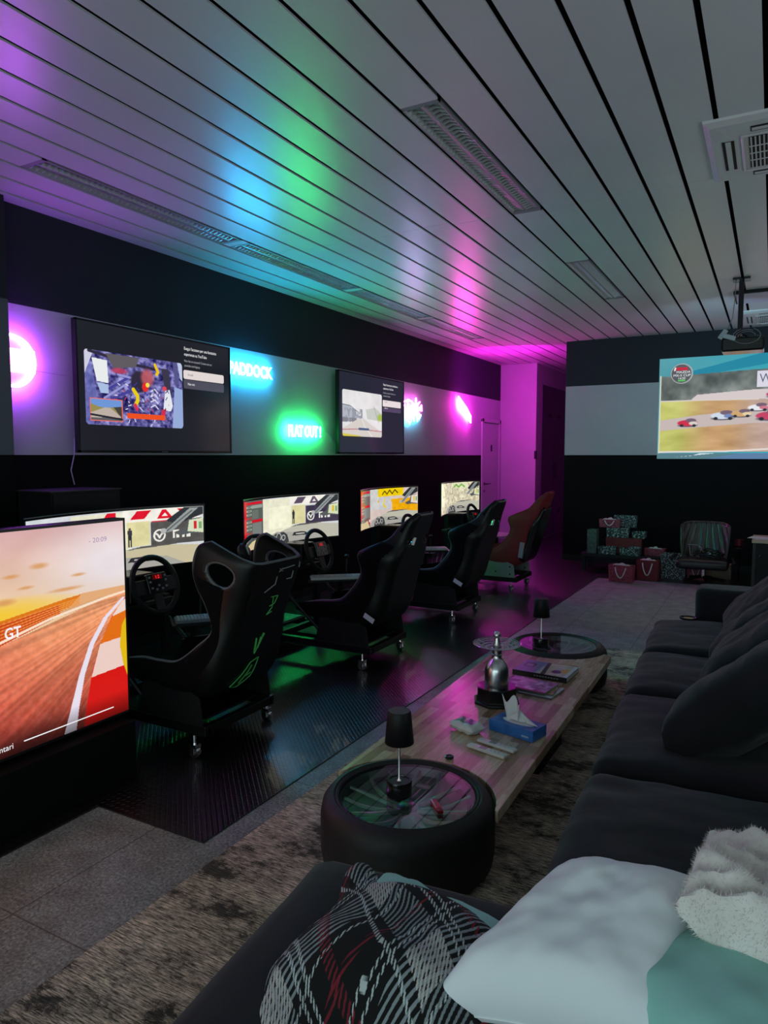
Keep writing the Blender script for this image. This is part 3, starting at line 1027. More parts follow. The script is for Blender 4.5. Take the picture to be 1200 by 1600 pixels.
# two colour script
t = thing('neon_sign', 'pink and cyan script neon sign right of the second wall television', 'neon sign', (SX, 8.15, 2.05))
sc = MB()
for pts in ([(0, .02, .12), (0, .16, .16), (0, .26, .14)], [(0, .14, .15), (0, .15, .02), (0, .22, -.08)], [(0, .05, .09), (0, .12, -.02)],
            [(0, .28, .03), (0, .34, .10), (0, .28, .13), (0, .26, .05), (0, .34, .03)], [(0, .38, .20), (0, .40, .03)], [(0, .38, .10), (0, .50, .15), (0, .42, .09), (0, .52, .04)], [(0, .45, .03), (0, .55, .11), (0, .56, .03)]):
    sc.tube(pts, .010, 6)
sc.build('neon_script', mat('neon_pink', (.1, .1, .1), emit=(1.0, .08, .75), strength=9 * SIGN), t)
sc = MB()
for pts in ([(0, .13, -.04), (0, .20, -.16), (0, .28, -.06), (0, .24, .0), (0, .18, -.04)], [(0, .32, .0), (0, .32, -.12)], [(0, .32, -.02), (0, .42, -.02), (0, .42, -.12)], [(0, .46, .0), (0, .47, -.09), (0, .53, -.02)]):
    sc.tube(pts, .010, 6)
sc.build('neon_script', mat('neon_aqua', (.1, .1, .1), emit=(.03, .75, 1.0), strength=9 * SIGN), t)
# tilted block
t = thing('neon_sign', 'tilted pink-white neon block sign near the white door', 'neon sign', (SX, 9.97, 2.0))
bk = MB()
for k in range(6):
    o_ = k * .034
    bk.tube([(0, .02 + k * .008, .37 - o_ * 1.0), (0, .34, .22 - o_ * .72), (0, .52, .10 - o_ * .6)], .012, 6)
bk.build('neon_block', mat('neon_magenta', (.1, .1, .1), emit=(1.0, .03, .62), strength=30 * SIGN), t)
# added magenta fill light without a fixture, at the door end
area_lamp('magenta_fill', (-3.3, 9.9, 2.7), (-.25, 1, -.15), .5, .5, (.95, .0, 1.0), 26)
area_lamp('projector_beam', (-.30, 7.38, 2.47), (-.15, 1, -.12), .1, .1, (.45, .78, 1.0), 5, 110)

# cable hanging below the cockpit television, and the dark cabinet behind it
MB().tube([(WX + .012, 3.26, 1.60), (WX + .014, 3.255, 1.5), (WX + .016, 3.22, 1.38), (WX + .014, 3.245, 1.28)], .004, 6).build('power_cable', cbm)
tag(bpy.data.objects['power_cable'], 'thin pale cable hanging down the black wall below the cockpit television', 'cable')
t = thing('cabinet', 'low black cabinet against the black wall behind the big television', 'cabinet', (WX + .02, 2.78, 0))
MB().box(0, 0, 0, .38, .52, 1.255).build('body', M_blackmatte, t)
MB().box(-.005, -.01, 1.255, .39, .53, 1.262).build('top', mat('dark_grey_edge', (.03, .03, .032), .4), t)
MB().box(.38, .01, .05, .39, .51, 1.24).build('door', M_blackmatte, t)
# ------------------------------------------------------------------ simulator monitors
def cockpit_pic(k):
    p = Pic(380, 120, (215, 212, 190), aspect=1.16 / .36)
    U, V = p.U, p.V
    nz = p.noise(26, 10, 40 + k, 3)
    if k == 3:
        p.C[:] = (214, 205, 176)
        p.C += (p.noise(40, 14, 55, 3)[..., None] - .5) * 120
        p.poly([(.50, .80), (.80, .80), (.80, .98), (.50, .98)], (225, 225, 190))
        p.line([(.50, .84), (.56, .93), (.62, .84), (.68, .93), (.74, .84)], .03, (120, 175, 70))
        band, strip = (205, 200, 190), (226, 222, 214)
    elif k == 2:
        p.C[:] = (214, 196, 188)
        p.rect(.20, .45, .52, 1, (205, 206, 204))
        p.poly([(.42, .70), (1, .70), (1, .30), (.66, .30), (.66, .62), (.42, .62)], (238, 170, 10))
        p.rect(.42, .78, .82, 1, (240, 205, 15))
        p.line([(.50, .84), (.54, .93), (.58, .84), (.62, .95), (.66, .84), (.70, .95), (.74, .86)], .018, (70, 60, 10))
        p.rect(.44, .42, .64, .76, (200, 200, 205))
        p.line([(.54, .70), (.52, .55), (.56, .48)], .03, (230, 205, 60))
        band, strip = (236, 165, 10), (226, 222, 214)
    else:
        p.C[:] = (210, 214, 218)
        p.rect(.26, .20, .60, .98, (232, 230, 205))
        p.rect(.33, .33, .57, .80, (245, 243, 215))
        p.rect(.58, .38, .71, .80, (222, 214, 160))
        red = (220, 12, 40) if k == 0 else (98, 82, 104)
        p.rect(.56, .80, .98, 1, (242, 238, 228))
        p.poly([(.60, .84), (.68, .84), (.72, .98), (.64, .98)], red)
        p.poly([(.75, .82), (.84, .82), (.80, .98), (.78, .98)], red)
        p.poly([(.775, .86), (.81, .86), (.795, .92)], (242, 238, 228))
        if k == 0:
            p.poly([(.45, .90), (.52, .90), (.52, .98), (.47, .98)], red)
            p.poly([(.86, .98), (.90, .86), (.94, .98)], red)
            p.rect(.40, .83, .44, .90, (60, 70, 70))
            p.rect(.72, .76, .9, .785, red)
        dark = (84, 82, 80) if k == 0 else (62, 54, 74)
        p.rect(.715, .36, 1, .77, dark)
        # winged emblem in a ring, then block letters
        p.ring(.762, .53, .095, .014, (235, 232, 225))
        p.line([(.736, .58), (.752, .545), (.762, .49), (.772, .545), (.788, .58)], .016, (235, 232, 225))
        p.rect(.835, .46, .87, .60, (236, 234, 226)); p.rect(.845, .46, .853, .57, dark)
        p.rect(.885, .46, .93, .60, (236, 234, 226)); p.rect(.90, .46, .908, .60, dark)
        # the marshal standing in the doorway
        p.disc(.596, .68, .007, .028, (90, 70, 60)); p.poly([(.583, .66), (.61, .66), (.606, .50), (.586, .50)], (50, 52, 60))
        p.rect(.586, .38, .594, .52, (60, 60, 64)); p.rect(.599, .38, .607, .52, (60, 60, 64))
        band, strip = dark, (235, 232, 225)
    p.C += (nz[..., None] - .5) * 26
    # bonnet
    p.poly([(.36, .18), (.50, .28), (.62, .345), (.80, .36), (1, .30), (1, -.1), (.36, -.1)], (188, 186, 170) if k != 0 else (200, 190, 158))
    p.poly([(.56, .33), (.66, .37), (.9, .37), (.8, .345)], (90, 88, 86))
    # standings list at the left
    if k in (1, 2):
        p.rect(0, 0, .26, 1, (88, 96, 92) if k == 1 else (120, 96, 90))
        p.rect(0, .25, .035, 1, (214, 12, 34))
        for r_ in range(11):
            p.rect(.035, .93 - r_ * .075, .11, .965 - r_ * .075, (178, 186, 170) if r_ % 4 else (226, 30, 50))
            p.rect(.05, .94 - r_ * .075, .10, .955 - r_ * .075, (70, 90, 70))
        p.rect(.035, .92, .25, .97, (216, 20, 40)); p.rect(.11, .84, .25, .90, (150, 160, 150))
        p.rect(.11, .55, .25, .60, (205, 20, 40)); p.rect(.12, .27, .24, .54, (120, 126, 122)); p.rect(.12, .62, .2, .8, (105, 112, 106))
        p.poly([(.0, 0), (.0, .18), (.1, .16), (.2, .2), (.25, 0)], (214, 196, 150))
        p.disc(.235, .16, .02, .07, (205, 30, 50)); p.disc(.245, .18, .012, .04, (235, 235, 235))
    # dashboard and dials
    p.poly([(.22, -.1), (.30, .16), (.42, .26), (.60, .20), (.80, .16), (.9, .0), (.9, -.1)], (168, 166, 158))
    p.poly([(.33, -.1), (.36, .13), (.40, .22), (.49, .24), (.53, .17), (.56, -.1)], (62, 64, 66))
    for cx in (.39, .44, .49):
        p.ring(cx, .11 + .03 * (cx == .44), .055 + .025 * (cx == .44), .009, (196, 196, 190))
    p.poly([(.58, .12), (.60, .20), (.70, .19), (.76, .10)], (48, 48, 50)); p.line([(.62, .155), (.70, .145)], .012, (200, 200, 196))
    # windscreen pillar and mirror
    p.poly([(.80, .78), (.90, 1.0), (1.0, 1.0), (1.0, .86), (.93, .78), (.86, .70)], (46, 50, 54))
    p.poly([(.77, .56), (.80, .63), (.93, .98), (.975, .98), (.86, .66), (.83, .58)], (150, 156, 156))
    p.line([(.80, .585), (.94, .93)], .012, (95, 98, 98))
    p.disc(.785, .60, .016, .05, (176, 180, 178))
    p.poly([(.84, .56), (.90, .62), (.92, .78), (.99, .80), (1, .50), (.93, .52), (.87, .50)], (86, 90, 90))
    p.poly([(.915, .56), (.925, .76), (1, .79), (1, .52)], (214, 222, 190) if k != 2 else (228, 214, 210))
    p.rect(.95, .60, .965, .74, (205, 40, 50) if k == 0 else (228, 190, 20)); p.rect(.975, .60, .99, .72, (120, 170, 110))
    return p


MONX = -3.34
def monitor(k, yc, w, label):
    t = thing('curved_monitor', label, 'monitor', (MONX, yc, 0), 0, 'curved simulator monitors')
    Rc = 1.7
    half = w / 2
    def pos(u, v, dx=0.0, e=0.0):
        s = (u - .5) * 2 * (half + e)
        return (Rc - math.sqrt(Rc * Rc - s * s) + dx, s, .80 + v * .355)
    bk = MB()
    n = 24
    vs, fs = [], []
    for i in range(n + 1):
        u = i / n
        for dx, z in ((.002, -.012), (.002, .372), (-.03, .365), (-.03, -.006)):
            x, y, _ = pos(u, 0, dx, .012)
            vs.append((x, y, .80 + z))
    for i in range(n):
        for q in range(4):
            a, b_ = i * 4 + q, i * 4 + (q + 1) % 4
            fs.append((a, b_, b_ + 4, a + 4))
    fs.append((3, 2, 1, 0)); fs.append((n * 4, n * 4 + 1, n * 4 + 2, n * 4 + 3))
    bk.add(vs, fs)
    bk.build('casing', M_blackgloss, t)
    # visible thin top edge
    MB().tube([pos(i / 24, 1.04, .002, .012) for i in range(25)], .003, 4).build('bezel', mat('dark_bezel_edge', (.02, .03, .03), .3), t)
    cockpit_pic(k).mesh('screen', lambda u, v: pos(u, v, .0045), M_screen, t)
    st = MB(); st.box(-.10, -.04, .30, -.03, .04, .98); st.box(-.12, -.25, .02, -.06, .25, .06); st.box(-.12, -.27, .006, .16, -.22, .03); st.box(-.12, .22, .006, .16, .27, .03); st.box(-.11, -.03, .04, -.06, .03, .34)
    st.build('stand', M_frame, t)
    return t
monitor(0, 2.80, 1.24, 'curved monitor with a red lettered pit wall, half behind the big television')
monitor(1, 4.44, 1.22, 'curved monitor with a red standings list and grey pit wall, second from the big television')
monitor(2, 6.03, 1.16, 'curved monitor showing yellow and orange pit walls')
monitor(3, 7.80, 1.16, 'farthest curved monitor, showing a cream pit scene beside the white door')

# ------------------------------------------------------------------ racing simulator rigs
def catmull(P, t):
    n = len(P) - 1
    x = min(max(t, 0), 1) * n
    i = min(int(x), n - 1)
    f = x - i
    p0, p1_, p2_, p3_ = P[max(i - 1, 0)], P[i], P[i + 1], P[min(i + 2, n)]
    return [0.5 * (2 * b_ + (c - a) * f + (2 * a - 5 * b_ + 4 * c - d) * f * f + (3 * b_ - a - 3 * c + d) * f ** 3) for a, b_, c, d in zip(p0, p1_, p2_, p3_)]

# spine f, z | wing edge f, z | half width
PLAIN = [(.80, .35, .80, .40, .235), (.58, .29, .60, .45, .255), (.38, .27, .46, .468, .265), (.20, .29, .37, .50, .268), (.11, .38, .28, .60, .262), (.06, .52, .24, .69, .25),
         (.02, .66, .265, .80, .255), (-.02, .77, .20, .848, .25), (-.055, .87, .065, .91, .19), (-.08, .95, -.005, .99, .165), (-.11, 1.03, -.08, 1.06, .145), (-.13, 1.075, -.125, 1.085, .10)]
HALO = [(.80, .35, .80, .40, .235), (.58, .29, .60, .45, .255), (.38, .27, .46, .455, .265), (.20, .29, .33, .47, .268), (.11, .38, .20, .56, .262), (.06, .52, .13, .64, .235),
        (.02, .66, .18, .76, .225), (-.02, .76, .23, .84, .225), (-.05, .84, .25, .92, .23), (-.07, .90, .24, .99, .23), (-.085, .945, .21, 1.045, .225), (-.095, .965, .15, 1.065, .21)]


def seat_point(P, u, v, off=0.0):
    sf, sz, ef, ez, w = catmull(P, v)
    a = abs(u)
    g = min(max((a - .40) / .60, 0), 1)
    g = g * g * (1.6 - .6 * g)
    f, z = sf + (ef - sf) * g, sz + (ez - sz) * g
    s = w * math.sin(min(a / .80, 1) * PI / 2) * (1 if u >= 0 else -1)
    # direction from the shell into the seat
    d = Vector((ef - sf + .05, ez - sz + .05)).normalized()
    return (-(f + d.x * off), s, z + d.y * off)


def make_seat(parent, style, shell, cover, piping):
    P = HALO if style == 'halo' else PLAIN
    if style == 'halo':
        skip = lambda u, v: math.hypot((abs(u * 2 - 1) - .76) / .13, (v - .78) / .085) < 1
    else:
        skip = lambda u, v: math.hypot((abs(u * 2 - 1) - .36) / .15, (v - .76) / .035) < 1
    nf = 2 if style == 'halo' else 1
    seat = MB().grid(lambda u, v: seat_point(P, u * 2 - 1, v), 56 * nf, 72 * nf, skip=skip).build('seat', shell, parent, smooth=True, solid=.016)
    MB().grid(lambda u, v: seat_point(P, (u * 2 - 1) * .93, .02 + v * .68, .022), 28, 30).build('seat_cushion', cover, seat, smooth=True, solid=.024)
    if style != 'halo':
        MB().grid(lambda u, v: seat_point(P, (u * 2 - 1) * .80, .80 + v * .18, .022), 16, 10).build('headrest_pad', cover, seat, smooth=True, solid=.022)
        # coloured fabric wraps the wings
    rim = [seat_point(P, -1, i / 50) for i in range(51)] + [seat_point(P, -1 + 2 * i / 12, 1) for i in range(1, 12)] + [seat_point(P, 1, 1 - i / 50) for i in range(51)]
    MB().tube(rim, .0075, 6).build('piping', piping, seat, smooth=True)
    for sg in (-1, 1):
        cu, ru, cv, rv = (.76, .13, .78, .085) if style == 'halo' else (.36, .15, .76, .035)
        MB().tube([seat_point(P, sg * (cu + ru * math.cos(a * PI / 18)), cv + rv * math.sin(a * PI / 18)) for a in range(36)], .009, 6, closed=True).build('harness_hole_rim', M_blackgloss if style != 'halo' else piping, seat, smooth=True)
    return seat, P


def decal(seat, P, strokes, m, name='printed_mark', r=.0028, off=-.014):
    mb = MB()
    for st_ in strokes:
        pts = []
        for (a, b_), (c, d) in zip(st_[:-1], st_[1:]):
            for i in range(5):
                pts.append(seat_point(P, a + (c - a) * i / 5, b_ + (d - b_) * i / 5, off))
        pts.append(seat_point(P, *st_[-1], off))
        mb.tube(pts, r, 4)
    return mb.build(name, m, seat)


def simulator(k, yc, style, label, cover, shell, x0=-2.2, bracket=M_darkplate, piping=M_piping):
    t = thing('racing_simulator', label, 'racing simulator', (x0, yc, 0), 0, 'racing simulators along the left wall')
    fr = MB()
    zb, zt = .115, .165
    for s in (-.25, .25):
        fr.box(-1.42, s - .02, zb, -.16, s + .02, zt)
    for f in (.18, .50, 1.0, 1.40):
        fr.box(-f - .02, -.25, zb + .003, -f + .02, .25, zt - .003)
    for s in (-.25, .25):
        fr.box(-.98, s - .02, zt, -.93, s + .02, .66)
        fr.tube([(-.50, s, .16), (-.93, s, .52)], .014, 6)
    fr.box(-1.05, -.27, .62, -.90, .27, .645)
    fr.box(-1.30, -.22, .17, -1.05, .22, .19)
    fr.build('frame', M_frame, t, bevel=.003)
    MB().box(-.60, -.20, .168, -.22, .20, .178).build('seat_platform', M_frame, t, bevel=.002)
    for f in (.22, 1.36):
        for s in (-.28, .28):
            c = MB()
            c.lathe([(.028, -.013), (.030, -.008), (.030, .008), (.028, .013)], n=18, mtx=Matrix.Translation((-f, s, .036)) @ Matrix.Rotation(PI / 2, 4, 'X'))
            cc = c.build('caster', M_chrome, t, smooth=True)
            h_ = MB(); h_.box(-f - .022, s - .019, .055, -f + .022, s + .019, .078); h_.box(-f - .012, s - .021, .03, -f + .012, s - .017, .06); h_.box(-f - .012, s + .017, .03, -f + .012, s + .021, .06); h_.tube([(-f, s, .07), (-f, s, .12)], .008, 8)
            h_.build('caster_fork', M_chrome, cc)
    for s in (-.262, .262):
        b2 = MB()
        b2.prism([(-.62, .165), (-.18, .165), (-.20, .30), (-.30, .345), (-.58, .33)], s - .003, s + .003, Matrix(((1, 0, 0, 0), (0, 0, 1, 0), (0, 1, 0, 0), (0, 0, 0, 1))))
        o = b2.build('seat_bracket', bracket, t)
        bl_ = MB()
        for f_, z_ in ((.24, .20), (.24, .28), (.56, .20), (.56, .29), (.40, .22)):
            bl_.cbox((-f_, s, z_), (.016, .009, .016))
        bl_.build('bolt', M_blackmatte, o)
    seat, P = make_seat(t, style, shell, cover, piping)
    # steering wheel, its base, and the column
    wb = MB(); wb.box(-1.05, -.085, .66, -.86, .085, .82); wb.tube([(-.86, 0, .74), (-.78, 0, .765)], .03, 12)
    wb.build('wheel_base', M_blackgloss, t, bevel=.008)
    MT = Matrix.Translation((-.76, 0, .77)) @ Matrix.Rotation(R(72), 4, 'Y')
    w = MB()
    ring = [MT @ Vector((.155 * math.cos(a * PI / 20), .155 * math.sin(a * PI / 20), 0)) for a in range(40)]
    w.tube(ring, .016, 8, closed=True)
    wheel = w.build('steering_wheel', M_blackmatte, t, smooth=True)
    sp = MB()
    sp.box(-.035, -.145, -.008, .045, .145, .008, MT); sp.box(.0, -.03, -.006, .15, .03, .006, MT)
    sp.build('wheel_spoke', mat('dark_anodised', (.03, .03, .032), .35, .6), wheel, bevel=.003)
    hb = MB(); hb.box(-.06, -.07, .006, .05, .07, .026, MT)
    hub = hb.build('wheel_hub', M_blackgloss, wheel, bevel=.005)
    MB().box(-.052, -.032, .026, -.026, .032, .029, MT).build('display', mat('dark_display', (.01, .0, .0), .2, emit=(.10, .0, .0), strength=.6), hub)
    dg = text_obj('display_digits', '1:2', .026, mat('red_digits', (.05, 0, 0), emit=(1, .02, .03), strength=1.6), hub)
    dg.matrix_local = MT @ Matrix.Translation((-.030, -.017, .030)) @ Matrix.Rotation(PI / 2, 4, 'Z')
    bt_ = MB()
    for (a, b_) in ((-.04, .055), (-.015, .055), (.02, .05), (-.04, -.055), (-.015, -.055), (.02, -.05), (.03, .02), (.03, -.02), (.01, .0)):
        bt_.lathe([(.007, 0), (.006, .006)], (a, b_, .026), 8, MT)
    bt_.build('button', mat('grey_button', (.25, .25, .26), .35), hub)
    pd = MB()
    pd.box(-1.30, -.20, .19, -1.06, .20, .20)
    for s in (-.13, 0, .13):
        pd.tube([(-1.24, s, .20), (-1.20, s, .36)], .008, 6)
        pd.box(-1.205, s - .03, .30, -1.193, s + .03, .40)
    pd.build('pedal', M_steel, t)
    # handbrake and shifter at the driver's side
    hbk = MB(); hbk.box(-.80, .24, .50, -.66, .32, .53); hbk.box(-.76, .26, .16, -.72, .30, .50); hbk.tube([(-.70, .28, .53), (-.69, .28, .68)], .009, 8); hbk.lathe([(.0, -.02), (.018, -.01), (.02, .01), (0, .025)], (-.69, .28, .69), 12)
    hbk.build('shifter', M_frame, t, smooth=False)
    return t, seat, P


M_mark = mat('grey_print', (.22, .23, .24), .5)
M_markg = mat('green_print', (.08, .45, .10), .5)
labels = ['black racing simulator nearest the camera, its seat back with green print and side holes',
          'second racing simulator from the camera, black seat with grey piping',
          'third racing simulator from the camera, black seat with grey piping and a white tag',
          'farthest racing simulator, with the red seat']
t1, s1, P1 = simulator(0, 2.76, 'halo', labels[0], M_seatfab, M_shell)
decal(s1, P1, [[(.05, .86), (.30, .875)], [(.02, .84), (.08, .87)], [(.02, .87), (.08, .84)], [(.0, .80), (.0, .74), (-.16, .70)], [(.30, .82), (.30, .76), (.20, .76)], [(.42, .90), (.46, .86), (.44, .84)]], M_mark, r=.0032)
decal(s1, P1, [[(.0, .66), (.12, .66), (.10, .62), (.02, .61)], [(.04, .66), (.08, .60), (.02, .57), (.10, .58)]], M_markg, r=.0028)
decal(s1, P1, [[(-.06, .49), (-.04, .44), (.06, .50)], [(.0, .455), (.02, .49)]], M_markg, r=.006)
decal(s1, P1, [[(-.25, .33), (-.06, .41), (.06, .42), (.02, .35), (-.12, .31), (-.25, .33)], [(-.12, .33), (-.02, .40)], [(-.06, .36), (.0, .37)]], M_markg, r=.003)
# raised ribs on the back of the shell
decal(s1, P1, [[(-.42, .60), (-.44, .66), (-.42, .72)], [(-.36, .61), (-.37, .65), (-.36, .69)]], M_shell, 'shell_rib', r=.010)
# glowing emblem on the handbrake of the nearest rig
em = MB(); em.box(-.775, -.31, .43, -.765, -.302, .53); em.box(-.775, -.345, .43, -.765, -.337, .53); em.box(-.775, -.345, .475, -.765, -.302, .487)
em.build('lit_emblem', mat('lit_cyan_emblem', (.02, .1, .1), emit=(.10, .75, .85), strength=1.2), t1)
MB().box(-.79, -.36, .16, -.776, -.29, .55).build('emblem_plate', M_frame, t1)
t2, s2, P2 = simulator(1, 4.37, 'plain', labels[1], M_seatfab, M_shell)
t3, s3, P3 = simulator(2, 5.92, 'plain', labels[2], M_seatfab, M_shell)
t4, s4, P4 = simulator(3, 7.52, 'plain', labels[3], M_redfab, M_redfab, bracket=M_alu, piping=M_redfab)
M_tag = mat('white_cloth_tag', (.6, .6, .62), .6)
for s_ in (s2, s3):
    p_ = MB(); p_.cbox((-.165, -.285, .375), (.085, .004, .035), 0, 0, R(28)); p_.build('care_label', M_tag, s_)
    p_ = MB(); p_.tube([seat_point(PLAIN, -.30, .74, -.02), seat_point(PLAIN, -.30, .80, -.02)], .012, 6); p_.build('harness_ring', M_alu, s_)
p_ = MB(); p_.cbox((.055, -.10, .985), (.035, .05, .014), 0, 0, R(-20)); p_.build('headrest_tag', M_tag, s4)
# black glass fibre back of the red seat and its upright side plate
MB().grid(lambda u, v: seat_point(PLAIN, (u * 2 - 1) * .62, .34 + v * .44, -.028), 16, 20).build('seat_back_shell', M_blackgloss, s4, smooth=True, solid=.012)
MB().cbox((-.115, -.268, .47), (.05, .004, .17), 0, 0, R(8)).build('side_plate', M_alu, s4)

# keyboards on side trays
def keyboard(x, y, z, rz, label, m, mk_, host, ln=.42, tilt=0.0):
    t = thing('keyboard', label, 'keyboard', (x, y, z), rz, 'keyboards on the simulators')
    t.rotation_euler = (tilt, 0, rz)
    MB().box(-ln / 2, -.065, .0, ln / 2, .065, .018).build('case', m, t, bevel=.004)
    kb = MB()
    nx = int(ln / .02)
    for r_ in range(5):
        for c_ in range(nx):
            px_ = -ln / 2 + .012 + c_ * (ln - .024) / nx + (r_ % 2) * .003
            kb.box(px_, -.055 + r_ * .0215, .018, px_ + .0145, -.055 + r_ * .0215 + .017, .025)
    kb.build('keys', mk_, t)
    tr = MB(); tr.box(-ln / 2 - .02, -.09, -.012, ln / 2 + .02, .09, -.001)
    tr.build('keyboard_tray', M_frame, t)
    return t
M_kwhite = mat('white_keyboard', (.55, .56, .56), .4)
M_kwk = mat('white_keys', (.42, .43, .43), .5)
M_kgrey = mat('grey_keyboard', (.10, .13, .16), .5)
M_kgk = mat('grey_keys', (.28, .34, .38), .5)
keyboard(-2.83, 3.02, .535, R(50), 'grey keyboard beside the nearest simulator seat, right of its steering wheel', M_kgrey, M_kgk, t1, .36)
keyboard(-2.84, 4.48, .55, R(39), 'white keyboard lit green on the second simulator', M_kwhite, M_kwk, t2, .46)
keyboard(-2.90, 6.13, .57, R(33), 'pale keyboard lit violet on the third simulator', M_kwhite, M_kwk, t3, .40)
# laptop tray by the farthest rig
t = thing('side_tray', 'flat tray table catching magenta light before the white door', 'tray', (-2.86, 7.98, 0))
MB().box(-.17, -.22, .53, .17, .22, .545).build('tray_top', mat('grey_tray', (.25, .25, .26), .35), t, bevel=.004)
st = MB(); st.box(-.02, -.02, .01, .02, .02, .53); st.box(-.15, -.12, .006, .15, .12, .02); st.build('stand', M_frame, t)

# headphones over the wing of the nearest seat
t = thing('headphones', 'black headphones with a pale band, over the right wing of the nearest seat', 'headphones', (-2.53, 3.13, .955), R(20))
MB().lathe([(0, -.02), (.045, -.018), (.055, 0), (.05, .02), (.03, .03), (0, .032)], n=24, mtx=Matrix.Translation((-.075, -.04, -.02)) @ Matrix.Rotation(R(70), 4, 'Y')).build('ear_cup', M_blackmatte, t, smooth=True)
MB().lathe([(0, -.02), (.045, -.018), (.055, 0), (.05, .02), (.03, .03), (0, .032)], n=24, mtx=Matrix.Translation((.075, -.04, -.02)) @ Matrix.Rotation(R(-70), 4, 'Y')).build('ear_cup', M_blackmatte, t, smooth=True)
MB().tube([(.085 * math.cos(a * PI / 12), -.02, .075 * math.sin(a * PI / 12)) for a in range(13)], .012, 8).build('headband', M_blackmatte, t, smooth=True)
MB().tube([(-.045, -.055, -.03), (-.05, -.06, .02), (-.02, -.04, .06)], .008, 8).build('pale_band', mat('pale_green_band', (.45, .55, .45), .5), t, smooth=True)

# ------------------------------------------------------------------ coffee table of two tyres and a plank top
TB = .25
t = thing('coffee_table', 'long coffee table of two racing tyres joined by a wooden plank top', 'coffee table', (0, 0, .009))
wm = mat('butcher_block', rough=.27, spec=.7)
nt, N, L, b = nodes_of(wm)
mp = texco(N, L, (1, 1, 1), (0, 0, R(90)))
br_n = N.new('ShaderNodeTexBrick')
br_n.offset = .37; br_n.offset_frequency = 2; br_n.squash = 1
br_n.inputs['Scale'].default_value = 1; br_n.inputs['Brick Width'].default_value = .34; br_n.inputs['Row Height'].default_value = .043
br_n.inputs['Mortar Size'].default_value = .0006; br_n.inputs['Bias'].default_value = 0
br_n.inputs['Color1'].default_value = (0, 0, 0, 1); br_n.inputs['Color2'].default_value = (1, 1, 1, 1); br_n.inputs['Mortar'].default_value = (.35, .35, .35, 1)
L.new(mp.outputs[0], br_n.inputs[0])
cr = ramp(N, [(0, (.25, .15, .08)), (.35, (.42, .28, .17)), (.7, (.54, .39, .25)), (1, (.68, .54, .39))])
L.new(br_n.outputs[0], cr.inputs[0])
gn = N.new('ShaderNodeTexNoise'); gn.inputs['Scale'].default_value = 12; gn.inputs['Detail'].default_value = 8
mpg = texco(N, L, (9, 1, 1)); L.new(mpg.outputs[0], gn.inputs[0])
gr_ = ramp(N, [(.3, (.72, .68, .64)), (.65, (1.05, 1.05, 1.05))]); L.new(gn.outputs[0], gr_.inputs[0])
mxw = N.new('ShaderNodeMixRGB'); mxw.blend_type = 'MULTIPLY'; mxw.inputs[0].default_value = 1
L.new(cr.outputs[0], mxw.inputs[1]); L.new(gr_.outputs[0], mxw.inputs[2]); L.new(mxw.outputs[0], b.inputs['Base Color'])
T1, T2, TR = (-1.113, 2.20), (-1.180, 4.48), .315
def arc(c, r, a0, a1, n=24):
    return [(c[0] + r * math.cos(a0 + (a1 - a0) * i / n), c[1] + r * math.sin(a0 + (a1 - a0) * i / n)) for i in range(n + 1)]
poly = [(-.786, 2.245)] + [(-.822, 4.40)]
poly += arc(T2, TR + .003, R(-12), R(-168))
poly += [(-1.500, 4.40), (-1.438, 2.245)]
poly += arc(T1, TR + .003, R(170), R(10))
MB().prism(poly, TB - .043 - .009, TB - .009).build('tabletop', wm, t, bevel=.0025)
MB().box(-1.35, 3.1, 0, -1.29, 3.5, TB - .052).build('leg', M_blackmatte, t)
MB().box(-.95, 3.1, 0, -.89, 3.5, TB - .052).build('leg', M_blackmatte, t)
M_rim = mat('grey_alloy', (.16, .165, .17), .3, .6)
for (cx, cy) in (T1, T2):
    prof = [(.215, .012), (.255, .004), (.287, .006), (.308, .03), (.315, .07), (.315, .19), (.308, .228), (.288, .252), (.268, .258), (.262, .252), (.256, .256), (.250, .250), (.2485, .225), (.215, .200)]
    ty = MB().lathe(prof, (cx, cy, 0), 72, cap=False).build('tyre', M_rubber, t, smooth=True)
    rim = MB()
    rim.lathe([(.2483, .236), (.240, .240), (.235, .225), (.225, .195), (.215, .10), (.21, .03)], (cx, cy, 0), 64, cap=False)
    rim.lathe([(.035, .10), (.040, .20), (.030, .208), (0, .208)], (cx, cy, 0), 24)
    rim.lathe([(0.21, .02), (0, .02)], (cx, cy, 0), 32, cap=False)
    for q in range(7):
        a = 2 * PI * q / 7 + .3
        for dd in (-1, 1):
            pts, rr_ = [], []
            for i in range(9):
                f_ = i / 8
                r_ = .035 + f_ * .195
                aa = a + dd * (.10 + .16 * f_ * f_)
                pts.append((cx + r_ * math.cos(aa), cy + r_ * math.sin(aa),   .185 + .045 * f_ - .01 * math.sin(PI * f_)))
                rr_.append(.011 - .004 * f_)
            rim.tube(pts, .009, 6, rad=rr_)
    rim.build('alloy_rim', M_rim, ty, smooth=True)
    MB().lathe([(.243, .2415), (.2455, .243), (.2455, .248), (.243, .2495)], (cx, cy, 0), 72).build('glass_top', M_glasstop, ty)
GT = .2495 + .009   # glass top height
TT = TB             # plank top height

